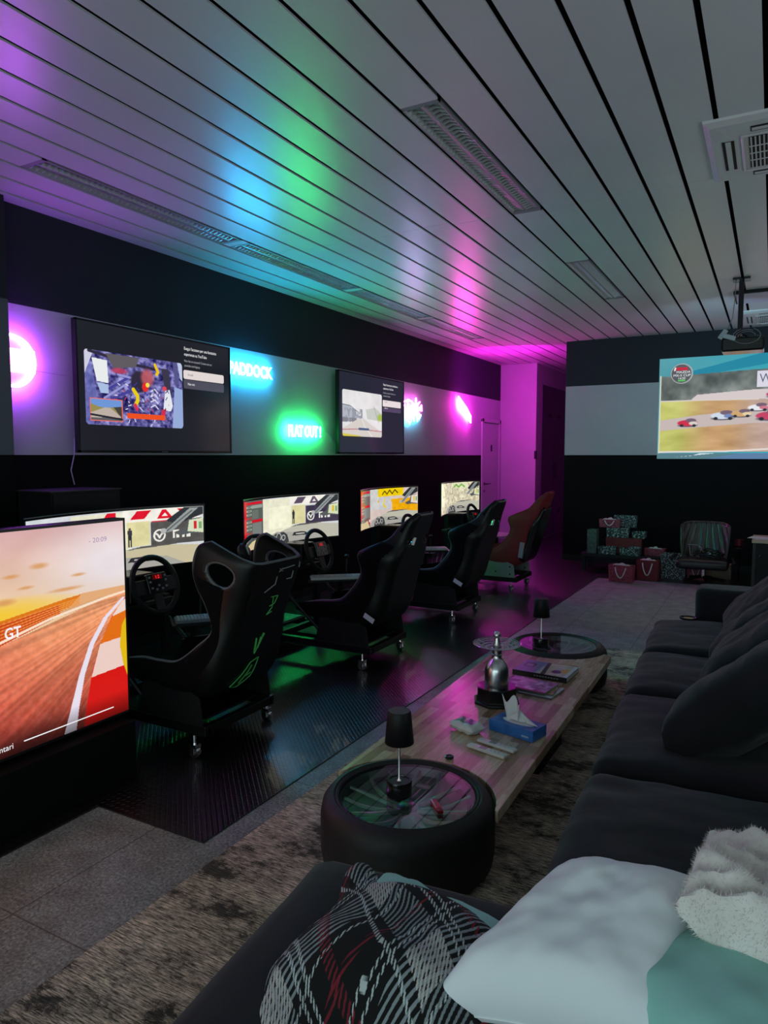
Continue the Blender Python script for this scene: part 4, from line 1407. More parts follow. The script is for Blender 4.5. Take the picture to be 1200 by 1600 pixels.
# cordless table lamps
def table_lamp(x, y, label):
    t = thing('table_lamp', label, 'table lamp', (x, y, GT + .001), 0, 'cordless table lamps')
    MB().lathe([(.043, 0), (.046, .004), (.046, .052), (.044, .057), (.036, .057), (.035, .054), (0, .054)], n=36).build('lamp_base', M_blackgloss, t, smooth=True)
    MB().lathe([(.010, .054), (.0045, .064), (.0045, .30)], n=12).build('lamp_pole', M_steel, t, smooth=True)
    MB().lathe([(.052, .195), (.041, .305), (.038, .311), (0, .311)], n=36, cap=False).build('lamp_shade', M_blackmatte, t, smooth=True, solid=.002)
    return t
table_lamp(-1.134, 2.175, 'black cordless table lamp on the near tyre')
table_lamp(-1.253, 4.365, 'black cordless table lamp on the far tyre')

# red lighter on the near glass
t = thing('lighter', 'small red lighter lying on the near glass top', 'lighter', (-.972, 2.148, GT + .001), R(-48))
MB().box(-.045, -.012, 0, .022, .012, .014).build('body', mat('red_plastic', (.45, .01, .015), .25), t, bevel=.004)
MB().box(.022, -.010, .001, .042, .010, .013).build('metal_cap', mat('dark_red_cap', (.2, .01, .01), .25, .4), t, bevel=.002)

# trophy
t = thing('trophy', 'steel bottle shaped trophy with a lace dish, on an octagonal black plinth', 'trophy', (-1.165, 3.285, TT + .001))
MB().lathe([(.118, 0), (.118, .012), (.108, .016), (.102, .020), (.102, .080), (.100, .083), (0, .083)], n=8).build('plinth', M_blackgloss, t, bevel=.001)
MB().lathe([(.058, .083), (.0595, .09), (.0595, .165), (.050, .19), (.032, .215), (.024, .225), (.024, .24), (.030, .243), (.024, .247), (.024, .262), (.029, .265), (.029, .272), (.022, .275), (.022, .29)], n=40).build('bottle_body', M_steel, t, smooth=True)
MB().lathe([(.022, .283), (.016, .30), (.011, .325), (.018, .332), (.019, .342), (.012, .355), (0, .362)], n=24).build('finial', M_steel, t, smooth=True)
d_ = MB()
def dz(r_): return .268 + .030 * (r_ / .12) ** 1.5
for r_ in (.03, .118):
    d_.tube([(r_ * math.cos(a * PI / 30), r_ * math.sin(a * PI / 30), dz(r_)) for a in range(60)], .0018, 5, closed=True)
for q in range(12):
    a0 = q * PI / 6
    for sgn in (-1, 1):
        d_.tube([((.03 + .088 * i / 6) * math.cos(a0 + sgn * .26 * math.sin(PI * i / 12)), (.03 + .088 * i / 6) * math.sin(a0 + sgn * .26 * math.sin(PI * i / 12)), dz(.03 + .088 * i / 6)) for i in range(7)], .0013, 4)
    for rr_ in (.055, .075, .095, .108):
        for off in (-.16, 0, .16):
            cx, cy = rr_ * math.cos(a0 + off), rr_ * math.sin(a0 + off)
            d_.tube([(cx + .008 * math.cos(b_ * PI / 4), cy + .008 * math.sin(b_ * PI / 4), dz(rr_)) for b_ in range(8)], .0011, 4, closed=True)
d_.build('lace_dish', M_steel, t)

# tissue box
t = thing('tissue_box', 'blue tissue box with a white tissue standing up', 'tissue box', (-.948, 2.955, TT + .001), R(-13.7))
M_blue = noise_mat('blue_card', [(.35, (.015, .10, .36)), (.65, (.03, .17, .52))], 18, 3, rough=.4)
bx = MB().box(-.112, -.058, 0, .112, .058, .05).build('box', M_blue, t, bevel=.002)
M_tissue = mat('white_tissue', (.72, .74, .74), .8)
MB().lathe([(0, 0), (1, 0), (1, .001)], n=30, mtx=Matrix.Translation((.005, 0, .050)) @ Matrix.Diagonal((.078, .030, 1, 1))).build('opening', M_tissue, t)
def tissue(u, v):
    s = (u - .5) * 2
    z = .050 + v * (.088 + .018 * math.sin(s * 5 + 1)) - .02 * (1 - v) * 0
    x = -.028 + s * (.036 + .016 * v) - .012 * v
    y = .014 * math.sin(s * 4.2) * (1 - .4 * v) + .012 * v * math.sin(s * 2.2 + 2) + .01 * v
    return (x, y, z)
MB().grid(tissue, 24, 12).build('tissue', M_tissue, t, smooth=True, solid=.0015)
def tissue2(u, v):
    s = (u - .5) * 2
    return (.0 + s * .05 + .055 * v, .004 + .012 * math.sin(s * 3 + 1), .052 + .045 * (1 - abs(s)) * (1 - v) + .003)
MB().grid(tissue2, 14, 8).build('tissue', M_tissue, t, smooth=True, solid=.0015)
MB().box(.055, -.0592, .014, .090, -.058, .022).build('maker_mark', mat('pale_blue_print', (.3, .45, .7), .5), t)

# wipes pack
t = thing('wipes_pack', 'white soft pack with green and pink print, on the planks behind the remotes', 'wipes pack', (-1.150, 2.862, TT + .001), R(-22))
def soft_pack(u, v, top=1):
    a, b_ = u * 2 - 1, v * 2 - 1
    h_ = .024 * ((1 - a ** 6) * (1 - b_ ** 4)) ** .5
    wob = .0025 * math.sin(a * 9 + b_ * 4)
    return (a * .072 * (1 - .06 * (1 - b_ * b_)), b_ * .047 * (1 - .1 * abs(a) ** 3), .024 + top * (h_ + (wob if h_ > .005 else 0)))
pk = MB(); pk.grid(lambda u, v: soft_pack(u, v, 1), 20, 16); pk.grid(lambda u, v: soft_pack(u, v, -1), 20, 16, flip=True)
pk.build('pack', mat('white_film', (.62, .66, .66), .25), t, smooth=True)
lb = MB(); lb.grid(lambda u, v: tuple(Vector(soft_pack(.12 + u * .4, .2 + v * .6, 1)) + Vector((0, 0, .0012))), 8, 8); lb.build('printed_panel', mat('green_print_panel', (.03, .26, .16), .3), t, smooth=True)
lb = MB(); lb.grid(lambda u, v: tuple(Vector(soft_pack(.54 + u * .28, .25 + v * .5, 1)) + Vector((0, 0, .0012))), 8, 8); lb.build('printed_panel', mat('pink_print_panel', (.5, .12, .4), .3), t, smooth=True)

# two remote controls
def remote(x, y, label):
    t = thing('remote_control', label, 'remote control', (x, y, TT + .001), R(-14), 'white remote controls on the table')
    MB().box(-.093, -.018, 0, .093, .018, .014).build('body', M_white, t, bevel=.006, bseg=3)
    MB().box(-.035, -.011, .014, -.002, .011, .0148).build('display', mat('grey_lcd', (.22, .25, .22), .3), t)
    bb = MB()
    for i in range(3):
        bb.lathe([(.004, 0), (.0035, .0015)], (.02 + i * .018, 0, .014), 10)
    bb.build('button', mat('pale_button', (.4, .42, .42), .5), t)
remote(-.992, 2.690, 'white remote control, the one nearer the camera')
remote(-.975, 2.762, 'white remote control, the one nearer the tissue box')
pc = MB().lathe([(.014, 0), (.018, .002), (.018, .009), (.014, .011), (.009, .009), (0, .008)], n=24).build('bottle_cap', M_blackgloss, smooth=True)
pc.location = (-1.106, 2.562, TT + .001)
tag(pc, 'small round black cap on the planks near the near tyre', 'cap')

# book and magazines
def cover_pic(seed, kind):
    p = Pic(90, 64, (150, 165, 190), aspect=1.4)
    n_ = p.noise(9, 7, seed, 3)
    if kind == 0:
        p.rect(.45, .0, 1, 1, (190, 185, 165)); p.C += (n_[..., None] - .5) * 60
        p.rect(0, 0, .42, 1, (112, 128, 165)); p.rect(.08, .45, .28, .75, (60, 70, 95)); p.rect(.11, .5, .25, .7, (125, 140, 172))
        p.poly([(.42, 1), (.50, 1), (.60, 0), (.52, 0)], (70, 80, 80)); p.disc(.74, .35, .09, .14, (50, 60, 110)); p.disc(.88, .5, .09, .2, (205, 165, 90)); p.rect(.93, .0, 1, 1, (185, 205, 205))
    elif kind == 1:
        p.C[:] = (150, 120, 150); p.C += (n_[..., None] - .5) * 190; p.rect(.05, .7, .6, .9, (205, 150, 190)); p.rect(0, 0, 1, .08, (120, 60, 45))
    elif kind == 2:
        p.C[:] = (150, 150, 90); p.C += (n_[..., None] - .5) * 120
    else:
        p.C[:] = (190, 200, 200); p.C += (n_[..., None] - .5) * 60; p.rect(0, 0, .3, 1, (40, 45, 50))
    return p
def volume(x, y, z, w, d, h, rz, kind, name, label, cat, group=None):
    t = thing(name, label, cat, (x, y, z), rz, group)
    cm = mat('black_cover', (.012, .012, .014), .3) if kind in (0,) else mat('dark_paper_cover', (.10, .09, .09), .35)
    c = MB(); c.box(-w / 2, -d / 2, 0, w / 2, d / 2, h * .1); c.box(-w / 2, -d / 2, h * .9, w / 2, d / 2, h); c.box(-w / 2, -d / 2, 0, w / 2, -d / 2 + .003, h)
    c.build('cover', cm, t)
    MB().box(-w / 2 + .002, -d / 2 + .003, h * .1, w / 2 - .002, d / 2 - .002, h * .9).build('pages', mat('page_paper', (.55, .56, .52), .7), t)
    cover_pic(3 + kind, kind).mesh('cover_picture', lambda u, v: (-w / 2 + u * w, -d / 2 + v * d, h + .0008), M_print, t)
    return t
bk_ = volume(-1.078, 3.858, TT + .001, .31, .225, .028, R(-3), 0, 'book', 'thick black-spined photo book near the far tyre', 'book')
sp_ = MB()
for q in range(9):
    sp_.box(-.03 + q * .016, -.1135, .011, -.03 + q * .016 + .010, -.1128, .018)
sp_.build('spine_print', M_mark, bk_)
volume(-1.050, 3.545, TT + .001, .26, .19, .008, R(-6), 3, 'magazine', 'pale magazine at the bottom of the stack behind the trophy', 'magazine', 'magazines on the coffee table')
volume(-1.060, 3.560, TT + .0105, .25, .185, .006, R(2), 2, 'magazine', 'olive magazine in the middle of the stack behind the trophy', 'magazine', 'magazines on the coffee table')
volume(-1.085, 3.560, TT + .018, .26, .19, .007, R(-8), 1, 'magazine', 'pink and grey magazine on top of the stack behind the trophy', 'magazine', 'magazines on the coffee table')
# ------------------------------------------------------------------ sofa
M_velvet = noise_mat('charcoal_velvet', [(.3, (.006, .007, .0085)), (.7, (.013, .014, .017))], 5, 6, rough=.85, bump=.7, bscale=4.5, sheen=.12, spec=.2)


def soft_box(name, m, parent, c, d, r, rz=0, bulge=.02, wr=.006, seed=0, n=22, cut=None):
    """a cushion: rounded block with a domed top and shallow creases"""
    mb = MB()
    h = [k / 2 for k in d]
    vs, fs, idx = [], [], {}
    def vid(p):
        k = tuple(round(q, 5) for q in p)
        if k not in idx:
            idx[k] = len(vs)
            q = [p[i] * h[i] for i in range(3)]
            cl = [max(-(h[i] - r), min(h[i] - r, q[i])) for i in range(3)]
            dv = Vector([q[i] - cl[i] for i in range(3)])
            if dv.length > 1e-6:
                mxk = max(abs(p[i]) for i in range(3))
                dv = dv.normalized() * r
            o = Vector(cl) + dv
            top = max(0, p[2])
            o.z += bulge * top * max(0, 1 - p[0] ** 4) * max(0, 1 - p[1] ** 4)
            s = Vector((o.x * 4 + seed * 7.3, o.y * 4, o.z * 4))
            w_ = mnoise.noise(s) * 1.2 + .6 * mnoise.noise(s * 2.3) + .9 * (1 - abs(mnoise.noise(Vector((s.x * 1.1, s.y * 3.2, s.z + 3)))) * 2.2) * .5
            nrm = dv.normalized() if dv.length > 1e-6 else Vector((0, 0, 1))
            o += nrm * w_ * wr
            vs.append(o)
        return idx[k]
    for ax in range(3):
        for sg in (-1, 1):
            a, b_ = (ax + 1) % 3, (ax + 2) % 3
            # denser near the edges so the rounding stays smooth
            T = [math.sin((i / n - .5) * PI) * .35 + (2 * i / n - 1) * .65 for i in range(n + 1)]
            for i in range(n):
                for j in range(n):
                    q = []
                    for (u, v) in ((T[i], T[j]), (T[i + 1], T[j]), (T[i + 1], T[j + 1]), (T[i], T[j + 1])):
                        p = [0, 0, 0]; p[ax] = sg; p[a] = u; p[b_] = v
                        q.append(vid(p))
                    fs.append(tuple(q if sg > 0 else reversed(q)))
    mb.add(vs, fs, Matrix.Translation(c) @ Matrix.Rotation(rz, 4, 'Z'))
    return mb.build(name, m, parent, smooth=True)


sofa = thing('sofa', 'long charcoal velvet sofa along the right side of the rug', 'sofa', (0, 0, 0))
RZ = R(3)
def sx(y):
    return -.475 - .05 * (y - 1.7)
segs = [(1.585, 2.40), (2.43, 3.25), (3.28, 4.00), (4.03, 4.86)]
soft_box('base', M_velvet, sofa, (.14, 3.31, .125), (1.18, 3.4, .21), .03, RZ, 0, .002, 1)
for i, (a, c) in enumerate(segs):
    y = (a + c) / 2
    w_ = 1.05
    soft_box('seat_cushion', M_velvet, sofa, (sx(y) + w_ / 2, y, .325), (w_, c - a, .20), .055, RZ, .025, .010, i + 2, n=34)
soft_box('backrest', M_velvet, sofa, (.66, 3.33, .36), (.26, 3.4, .66), .07, RZ, 0, .004, 9)
soft_box('armrest', M_velvet, sofa, (.10, 5.08, .32), (1.02, .26, .60), .045, RZ, 0, .003, 10)

# chaise end in the foreground
ch = thing('chaise', 'charcoal velvet chaise in the foreground, carrying the blanket and pale pillows', 'chaise sofa', (0, 0, 0))
soft_box('seat', M_velvet, ch, (.215, .590, .378), (2.22, 1.92, .19), .05, R(5.5), .0, .003, 12, n=30)
soft_box('base', M_velvet, ch, (.22, .585, .15), (2.16, 1.86, .26), .03, R(5.5), 0, .002, 13)

# loose back cushions
def pillow_mesh(w, h, t, seed=0, n=36, wr=.01, c=.10, freq=3.0, pw=.5, fn=None):
    top, bot = [], []
    mb = MB()
    def f(u, v, sg):
        a, b_ = u * 2 - 1, v * 2 - 1
        x = w / 2 * a * (1 - c * (1 - b_ * b_) * abs(a) ** 3)
        y = h / 2 * b_ * (1 - c * (1 - a * a) * abs(b_) ** 3)
        e = max(0, (1 - a ** 4) * (1 - b_ ** 4)) ** pw
        s = Vector((a * freq + seed * 5.1, b_ * freq, sg * 2 + seed))
        wk = (mnoise.noise(s) + .5 * mnoise.noise(s * 2.1) + .8 * (.5 - abs(mnoise.noise(Vector((a * freq * 1.5 + seed, b_ * freq * .6, 5))))))
        # creases fan from the corners
        z = sg * (t / 2 * e + wr * wk * min(1, e * 2))
        p = Vector((x, y, z))
        return fn(p) if fn else p
    mb.grid(lambda u, v: f(u, v, 1), n, n)
    mb.grid(lambda u, v: f(u, v, -1), n, n, flip=True)
    return mb


def merge(o, d=1e-4):
    bm = bmesh.new(); bm.from_mesh(o.data); bmesh.ops.remove_doubles(bm, verts=bm.verts, dist=d); bm.to_mesh(o.data); bm.free(); o.data.shade_smooth()


cl = ['nearest big charcoal back cushion on the sofa', 'second charcoal back cushion from the camera on the sofa', 'third charcoal back cushion from the camera on the sofa', 'farthest charcoal back cushion, by the sofa armrest']
for i, (x, y, z, ry, rz, w_, h_, t_) in enumerate([(.05, 2.83, .665, -40, -8, .74, .64, .27), (.06, 3.42, .665, -40, -6, .70, .60, .25), (.06, 3.92, .66, -42, -3, .68, .54, .24), (.06, 4.45, .655, -42, 3, .66, .60, .24)]):
    o = pillow_mesh(w_, h_, t_, i + 1, wr=.012, c=.05, pw=.38).build('back_cushion', M_velvet, smooth=True)
    merge(o)
    o.location = (x, y, z)
    o.rotation_euler = (R((-7, 3, -4, 2)[i]), R(ry), R(rz))
    tag(o, cl[i], 'cushion', 'loose back cushions on the sofa')
# round black coaster on the armrest side
o = MB().lathe([(.05, 0), (.055, .004), (.055, .012), (.045, .014), (.04, .008), (0, .008)], n=28).build('ashtray', M_blackgloss, smooth=True)
o.location = (-.43, 4.82, .437)
tag(o, 'small round black dish on the seat corner by the far armrest', 'dish')

# ------------------------------------------------------------------ pale pillows
M_cotton = noise_mat('white_cotton', [(.3, (.82, .84, .88)), (.7, (.88, .89, .92))], 6, 3, rough=.9, bump=.55, bscale=4, sheen=.1, spec=.2)
M_cotton2 = noise_mat('mint_cotton', [(.3, (.30, .60, .54)), (.7, (.36, .66, .60))], 6, 3, rough=.9, bump=.55, bscale=4, sheen=.1, spec=.2)
def place(o, loc, rot):
    o.location = loc
    o.rotation_euler = tuple(R(a) for a in rot)
PA, PB, PC, PD = Vector((-.505, 1.05, .49)), Vector((-.07, 1.12, .50)), Vector((-.06, 1.50, .60)), Vector((-.33, 1.47, .575))
def pillow_map(p):
    u, v = p.x + .5, p.y + .5
    b_ = PA.lerp(PB, u).lerp(PD.lerp(PC, u), v)
    nn = Vector((-.18, -.30, .93))
    return b_ + nn * (p.z + .02)
pl = pillow_mesh(1, 1, .235, 21, n=70, wr=.007, c=.13, freq=2.6, pw=.62, fn=pillow_map).build('pillow', M_cotton, smooth=True); merge(pl)
tag(pl, 'white cotton pillow with a pointed corner over the plaid blanket', 'pillow')
sm = MB()
for q in range(4):
    pts = []
    for i in range(41):
        a = i / 20 - 1
        e_ = 1 - .13 * (1 - a * a)
        p_ = [(a * .5 * 1.0, -.5 * e_), (.5 * e_, a * .5), (a * .5, .5 * e_), (-.5 * e_, a * .5)][q]
        pts.append(pillow_map(Vector((p_[0], p_[1], 0))))
    sm.tube(pts, .0022, 5)
sm.build('seam', M_cotton, pl)
p2_ = pillow_mesh(.62, .50, .17, 22, n=48, wr=.010, c=.07, freq=2.2, pw=.42).build('pillow', M_cotton2, smooth=True); merge(p2_)
place(p2_, (.13, 1.20, .55), (0, 4, -40))
tag(p2_, 'mint green cotton pillow lying under the fluffy cushion', 'pillow')
# fluffy cushion with a pile of short hairs
M_fur = noise_mat('cream_fur', [(.3, (.70, .62, .58)), (.7, (.88, .82, .78))], 9, 5, rough=.95, sheen=.4, spec=.1)
def fold(p):
    return p + Vector((0, 0, .02 * math.sin(p.x * 14 + p.y * 6)))
fl = pillow_mesh(.50, .36, .16, 23, n=60, wr=.030, c=.04, freq=3.2, pw=.40, fn=fold).build('fluffy_cushion', M_fur, smooth=True); merge(fl)
place(fl, (.14, 1.43, .655), (-4, 2, -4))
tag(fl, 'fluffy cream faux fur cushion at the right edge', 'cushion')
random.seed(11)
hm = MB()
me = fl.data
me.calc_loop_triangles()
fv, ff = [], []
polys = list(me.polygons)
areas = [p.area for p in polys]
for p in random.choices(polys, weights=areas, k=26000):
    vsx = [me.vertices[i].co for i in p.vertices]
    a, b_ = random.random(), random.random()
    if len(vsx) == 4:
        c0 = vsx[0].lerp(vsx[1], a).lerp(vsx[3].lerp(vsx[2], a), b_)
    else:
        c0 = (vsx[0] + vsx[1] + vsx[2]) / 3
    cl_n = mnoise.noise_vector(c0 * 22)
    nrm = (p.normal + cl_n * .9 + Vector((random.uniform(-.4, .4), random.uniform(-.4, .4), random.uniform(-.4, .4)))).normalized()
    ln_ = random.uniform(.005, .011)
    side = nrm.cross(Vector((random.random(), random.random(), random.random()))).normalized() * .0005
    k = len(fv)
    fv += [c0 - side, c0 + side, c0 + nrm * ln_ + cl_n * .002]
    ff.append((k, k + 1, k + 2))
hm.v, hm.f = fv, ff
hr = hm.build('fur_pile', M_fur, fl)
hr['kind'] = 'stuff'
# striped cloth under the pillows
p = Pic(240, 60, (18, 18, 20), aspect=4)
for k in range(26):
    u0 = k / 26
    c_ = [(20, 20, 24), (120, 122, 128), (16, 16, 18), (60, 58, 64), (130, 30, 50)][k % 5]
    p.rect(u0, 0, u0 + .018, 1, c_)
p.rect(0, 0, .09, 1, (214, 90, 120)); p.rect(.09, 0, .11, 1, (170, 24, 50)); p.rect(.03, 0, .05, 1, (225, 170, 180))
def cloth(u, v):
    x = -.50 + u * .62
    y = .78 + v * .36 + u * .12
    return (x, y, .476 + .03 * math.sin(PI * v) + .006 * math.sin(u * 20 + v * 5))
M_cloth = attr_mat('striped_cloth', False, rough=.85)
co = p.mesh('striped_blanket', cloth, M_cloth)
md = co.modifiers.new('thickness', 'SOLIDIFY'); md.thickness = .004; md.offset = 1
tag(co, 'striped red, pink and grey blanket lying under the white pillow', 'blanket')

# ------------------------------------------------------------------ plaid blanket
p = Pic(420, 420, (9, 9, 10), aspect=1)
U, V = p.U, p.V
def bandm(T, c, w_):
    return (abs(T - c) < w_ / 2).astype(float)
_u = (U - .5) * .90 - (V - .5) * .44 + .5
_v = (U - .5) * .44 + (V - .5) * .90 + .5
U, V = _u, _v
tw = ((U * 46 + V * 46) % 1 < .48).astype(float)      # diagonal twill dashes
tw2 = ((U * 40 + V * 12) % 1 < .40).astype(float)
tw3 = ((V * 12 - U * 40) % 1 < .40).astype(float)
W_ = (165, 174, 178)
RD = (150, 30, 50)
for c in (-.34, .14, .62, 1.10):
    p.put(bandm(U, c, .15) * tw3, W_, .85)
    for q in (-.115, .115, -.15):
        p.put(bandm(U, c + q, .014) * tw, (200, 205, 205))
    p.put(bandm(U, c + .235, .035) * tw3, RD, .8)
for c in (-.24, .26, .76, 1.26):
    p.put(bandm(V, c, .16) * tw2, W_, .85)
    for q in (-.12, .12, .155):
        p.put(bandm(V, c + q, .014) * tw, (200, 205, 205))
    p.put(bandm(V, c + .24, .035) * tw2, RD, .8)
for cu_ in (.14, .62):
    for cv in (.26, .76):
        p.put(bandm(U, cu_, .15) * bandm(V, cv, .16) * tw, (206, 196, 190))
A_, B_, C_, D_ = Vector((-.835, 1.345)), Vector((-.42, 1.30)), Vector((-.34, .62)), Vector((-.72, .62))
def blanket(u, v):
    q = (D_.lerp(C_, u)).lerp(A_.lerp(B_, u), v)
    x, y = q.x, q.y
    x += .018 * math.sin(v * 9) * (1 - u) + .012 * math.sin(v * 17 + 1) * (u < .5)
    y += .012 * math.sin(u * 11 + 1) * v
    z = .478
    z += .10 * math.exp(-(((x + .60) / .19) ** 4 + ((y - 1.16) / .17) ** 4))
    z += .05 * math.exp(-(((x + .80) / .05) ** 2 + ((y - 1.33) / .05) ** 2))
    e = min(u, 1 - u, v, 1)
    z += .010 * mnoise.noise(Vector((x * 9, y * 7, 1))) + .014 * mnoise.noise(Vector((x * 4 + 3, y * 14, 2)))
    z -= .012 * max(0, 1 - e / .06)
    # hangs over the front edge at the left
    return (x, y, max(z, .470))
M_plaid = attr_mat('plaid_wool', False, rough=.95)
bo = p.mesh('plaid_blanket', blanket, M_plaid)
md = bo.modifiers.new('thickness', 'SOLIDIFY'); md.thickness = .005; md.offset = 1
tag(bo, 'black, white and red plaid blanket thrown over the chaise', 'blanket')
tp = pillow_mesh(.34, .30, .10, 31, n=30, wr=.006, c=.06, pw=.42).build('pillow', M_cotton2, smooth=True); merge(tp)
place(tp, (-.60, 1.20, .505), (0, 0, -8))
tag(tp, 'pale blue-green pillow peeking from under the plaid blanket', 'pillow')

# ------------------------------------------------------------------ gift bags by the far wall
M_maroon = noise_mat('maroon_pattern_paper', [(.42, (.13, .006, .022)), (.52, (.36, .07, .12)), (.62, (.18, .010, .03))], 55, 4, rough=.45)
M_redp = noise_mat('red_paper', [(.3, (.10, .004, .010)), (.7, (.15, .006, .014))], 20, 3, rough=.45)
M_leaf = noise_mat('leaf_pattern_paper', [(.50, (.010, .012, .014)), (.56, (.12, .22, .23)), (.64, (.36, .44, .44))], 60, 2, rough=.45)
M_greenp = noise_mat('green_pattern_paper', [(.4, (.03, .07, .055)), (.6, (.07, .13, .10))], 40, 3, rough=.45)
M_ribbon = mat('white_ribbon', (.55, .55, .56), .5)
M_tisp = mat('white_wrapping_tissue', (.5, .5, .5), .8)
def bag(x, y, z, w_, d, h, rz, m, label, tis=True, handle=1, ribbon=M_ribbon):
    t = thing('gift_bag', label, 'gift bag', (x, y, z), rz, 'gift bags piled by the far wall')
    b = MB()
    o_ = []
    for sc_, zz in ((.94, 0), (1.0, h)):
        o_ += [(-w_ / 2 * sc_, -d / 2 * sc_, zz), (w_ / 2 * sc_, -d / 2 * sc_, zz), (w_ / 2 * sc_, d / 2 * sc_, zz), (-w_ / 2 * sc_, d / 2 * sc_, zz)]
    b.add(o_, [(3, 2, 1, 0), (0, 1, 5, 4), (1, 2, 6, 5), (2, 3, 7, 6), (3, 0, 4, 7)])
    b.build('bag_body', m, t, solid=.003)
    if handle:
        hd = MB()
        pts = [(-w_ * .22, -d / 2 - .002, h * .86)] + [(-w_ * .22 + w_ * .44 * i / 10, -d / 2 - .012 - .006 * math.sin(i), h * .86 - h * .62 * math.sin(PI * i / 10) ** .8) for i in range(1, 10)] + [(w_ * .22, -d / 2 - .002, h * .86)]
        hd.tube(pts, .007, 6)
        hd.build('handle', ribbon, t, smooth=True)
    if tis:
        tm = MB()
        random.seed(int(abs(x * 100)))
        tm.grid(lambda u, v: (-w_ * .42 + u * w_ * .8, -d * .35 + v * d * .7, h - .02 + .035 * math.sin(PI * u) * math.sin(PI * v) + .012 * math.sin(u * 17 + v * 9)), 12, 6)
        tm.build('wrapping_tissue', M_tisp, t)
    return t
bn = thing('bench', 'low black bench carrying the upper gift bags', 'bench', (-1.62, 9.30, 0))
MB().box(-.50, -.20, .19, .52, .20, .23).build('bench_top', M_blackmatte, bn, bevel=.003)
for sx_, sy_ in ((-1, -1), (1, -1), (-1, 1), (1, 1)):
    MB().box(sx_ * .46 - .02, sy_ * .16 - .02, .006, sx_ * .46 + .02, sy_ * .16 + .02, .19).build('leg', M_blackmatte, bn)
B = [  # px-derived places on floor and bench
    (-1.50, 8.52, 0, .28, .12, .195, R(-4), M_maroon, 'maroon gift bag with white handles standing leftmost on the floor', True, 1),
    (-1.245, 8.80, 0, .25, .12, .235, R(-4), M_redp, 'red gift bag with white handles, second from the left on the floor', True, 1),
    (-.985, 9.02, 0, .28, .14, .30, R(-4), M_leaf, 'black gift bag with pale leaf pattern, tallest on the floor', False, 0),
    (-.74, 9.10, 0, .20, .12, .17, R(-4), M_maroon, 'maroon gift bag on the floor, half under the leather chair', False, 1),
    (-1.99, 9.22, .23, .12, .14, .30, R(0), M_greenp, 'tall green patterned gift bag at the left end of the bench', False, 0),
    (-1.80, 9.19, .23, .22, .12, .09, R(3), M_leaf, 'small leaf patterned bag lying low at the left of the bench', False, 0),
    (-1.52, 9.20, .23, .24, .14, .10, R(-3), M_leaf, 'leaf patterned bag in front of the red boxes on the bench', False, 0),
    (-1.62, 9.33, .23, .44, .12, .20, R(0), M_redp, 'wide red gift bag in the middle of the bench', False, 0),
    (-1.24, 9.31, .23, .24, .12, .09, R(-5), M_maroon, 'flat maroon bag at the right end of the bench', True, 0),
    (-1.70, 9.33, .435, .28, .12, .12, R(4), M_leaf, 'leaf patterned bag lying on the wide red bag', False, 0),
    (-1.44, 9.34, .435, .16, .12, .08, R(-4), M_leaf, 'little leaf patterned bag at the right of the upper row', False, 0),
    (-1.80, 9.31, .56, .26, .10, .10, R(3), M_maroon, 'maroon bag with white ribbons near the top of the pile', True, 1),
    (-1.62, 9.40, .56, .28, .07, .15, R(-2), M_leaf, 'leaf patterned bag at the very top of the pile', False, 0),
]
for q in B:
    x, y, z, w_, d, h, rz, m, lab_, ti, ha = q
    bag(x, y, z + .006 if z == 0 else z + .001, w_, d, h, rz, m, lab_, ti, ha)

# ------------------------------------------------------------------ leather chair
M_leather = noise_mat('dark_olive_leather', [(.3, (.022, .020, .013)), (.7, (.038, .035, .024))], 30, 4, rough=.32, spec=.6)
t = thing('leather_chair', 'dark quilted leather chair by the far wall with cables on its seat', 'chair', (-.66, 8.95, 0))
def chair_back(u, v):
    a = u * 2 - 1
    x = a * (.26 - .03 * (1 - v) ** 2)
    quilt = .012 * abs(math.sin((a * (1 + .9 * v)) * PI * 2.6))
    y = .16 - .12 * abs(a) ** 3 + .10 * v - quilt
    z = .26 + v * (.42 - .03 * abs(a) ** 6)
    return (x, y, z)
MB().grid(chair_back, 48, 20, flip=True).build('backrest', M_leather, t, smooth=True, solid=.03)
rim_ = [chair_back(0, i / 10) for i in range(10)] + [chair_back(i / 20, 1) for i in range(21)] + [chair_back(1, 1 - i / 10) for i in range(1, 11)]
MB().tube(rim_, .017, 8).build('back_edge', mat('black_leather', (.012, .012, .012), .35), t, smooth=True)
soft_box('seat', mat('black_leather', (.012, .012, .012), .35), t, (0, -.06, .235), (.54, .46, .10), .035, 0, .01, .003, 40, n=12)
ar = MB()
for s in (-1, 1):
    ar.tube([(s * .27, .12, .24), (s * .30, .0, .30), (s * .33, -.22, .28)], .018, 8)
ar.build('armrest', mat('black_leather', (.012, .012, .012), .35), t, smooth=True)
lg = MB(); lg.tube([(0, 0, .19), (0, 0, .06)], .03, 12)
lg.build('column', M_chrome, t, smooth=True)
for q in range(5):
    a = 2 * PI * q / 5
    MB().tube([(0, 0, .07), (.24 * math.cos(a), .24 * math.sin(a), .03)], .015, 8).build('leg', M_blackgloss, t, smooth=True)
t = thing('cable_bundle', 'tangled black and grey cables lying on the leather chair', 'cables', (-.60, 8.88, .30))
random.seed(5)
cbk = MB()
for q in range(6):
    ph = random.random() * 6
    cbk.tube([((.13 + .03 * math.sin(q)) * math.cos(i * .5 + ph) + random.uniform(-.02, .02), .08 * math.sin(i * .5 + ph), .02 + .012 * q + .02 * math.sin(i * 1.3 + q)) for i in range(14)], .006, 6)
cbk.build('black_cable', M_blackgloss, t, smooth=True)
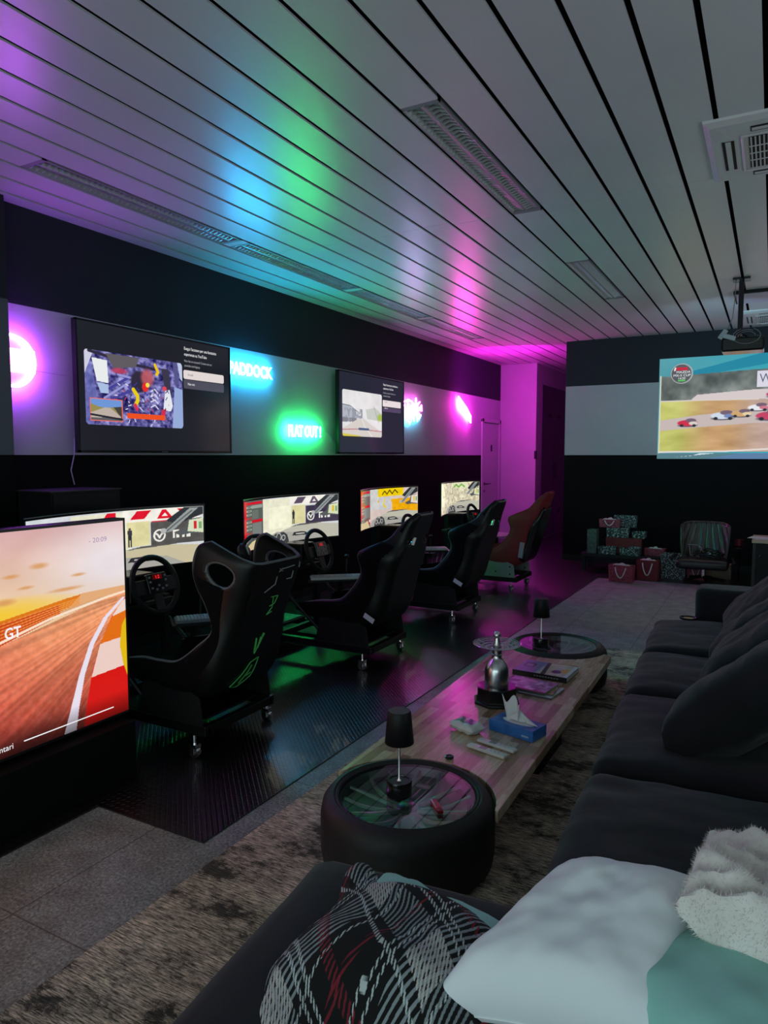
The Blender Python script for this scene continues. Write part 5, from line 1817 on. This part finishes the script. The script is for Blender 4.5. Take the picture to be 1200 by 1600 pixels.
MB().tube([(-.22, .1, .12), (-.20, .02, .02), (-.12, 0, -.0), (-.08, .05, .10), (-.13, .1, .13), (-.24, .1, .13)], .004, 6).build('grey_cable', mat('grey_cable', (.22, .23, .24), .5), t, smooth=True)

# desk with a pale top at the right edge
t = thing('desk', 'black desk with a pale wooden top at the right edge', 'desk', (.12, 8.85, 0))
MB().box(-.28, -.30, .535, .75, .30, .565).build('desktop', mat('pale_birch', (.50, .40, .27), .45), t, bevel=.002)
MB().box(-.27, -.28, .006, -.24, .28, .535).build('side_panel', mat('dark_side_panel', (.02, .02, .02), .5), t)
dw = MB().box(-.24, -.285, .02, .70, -.25, .53).build('drawer_front', M_blackmatte, t, bevel=.002)
MB().lathe([(.009, 0), (.006, .02)], n=10, mtx=Matrix.Translation((-.20, -.285, .40)) @ Matrix.Rotation(PI / 2, 4, 'X')).build('knob', M_chrome, dw, smooth=True)
MB().box(.68, -.28, .006, .70, .28, .535).build('side_panel', M_blackmatte, t)
t = thing('paper_sheet', 'white papers lying on the desk at the right edge', 'papers', (.0, 8.72, .567))
pp = MB(); pp.cbox((.0, 0, .002), (.30, .21, .003), .3); pp.cbox((-.04, .05, .0055), (.30, .21, .003), -.2); pp.cbox((.02, .02, .009), (.28, .2, .003), .05)
pp.build('sheets', mat('white_paper', (.7, .7, .7), .6), t)
t = thing('red_cup', 'small dark red cup beside the leather chair', 'cup', (-.30, 9.15, 0))
MB().lathe([(.03, .42), (.042, .43), (.045, .50), (.04, .50), (.036, .435), (0, .43)], n=20).build('cup', M_redp, t, smooth=True)
MB().lathe([(.15, .405), (.15, .42), (0, .42)], n=28).build('side_table_top', M_blackgloss, t, smooth=True)
MB().tube([(0, 0, .01), (0, 0, .405)], .012, 8).build('side_table_pole', M_blackgloss, t)
bx_ = thing('storage_box', 'beige open box on the floor under the leather chair', 'box', (-.52, 9.32, .006))
MB().box(-.14, -.10, 0, .14, .10, .17).build('box_body', mat('beige_card', (.26, .22, .15), .7), bx_)
MB().tube([(-.05, -.104, .14), (-.03, -.11, .12), (.03, -.11, .12), (.05, -.104, .14)], .005, 6).build('handle', M_ribbon, bx_)
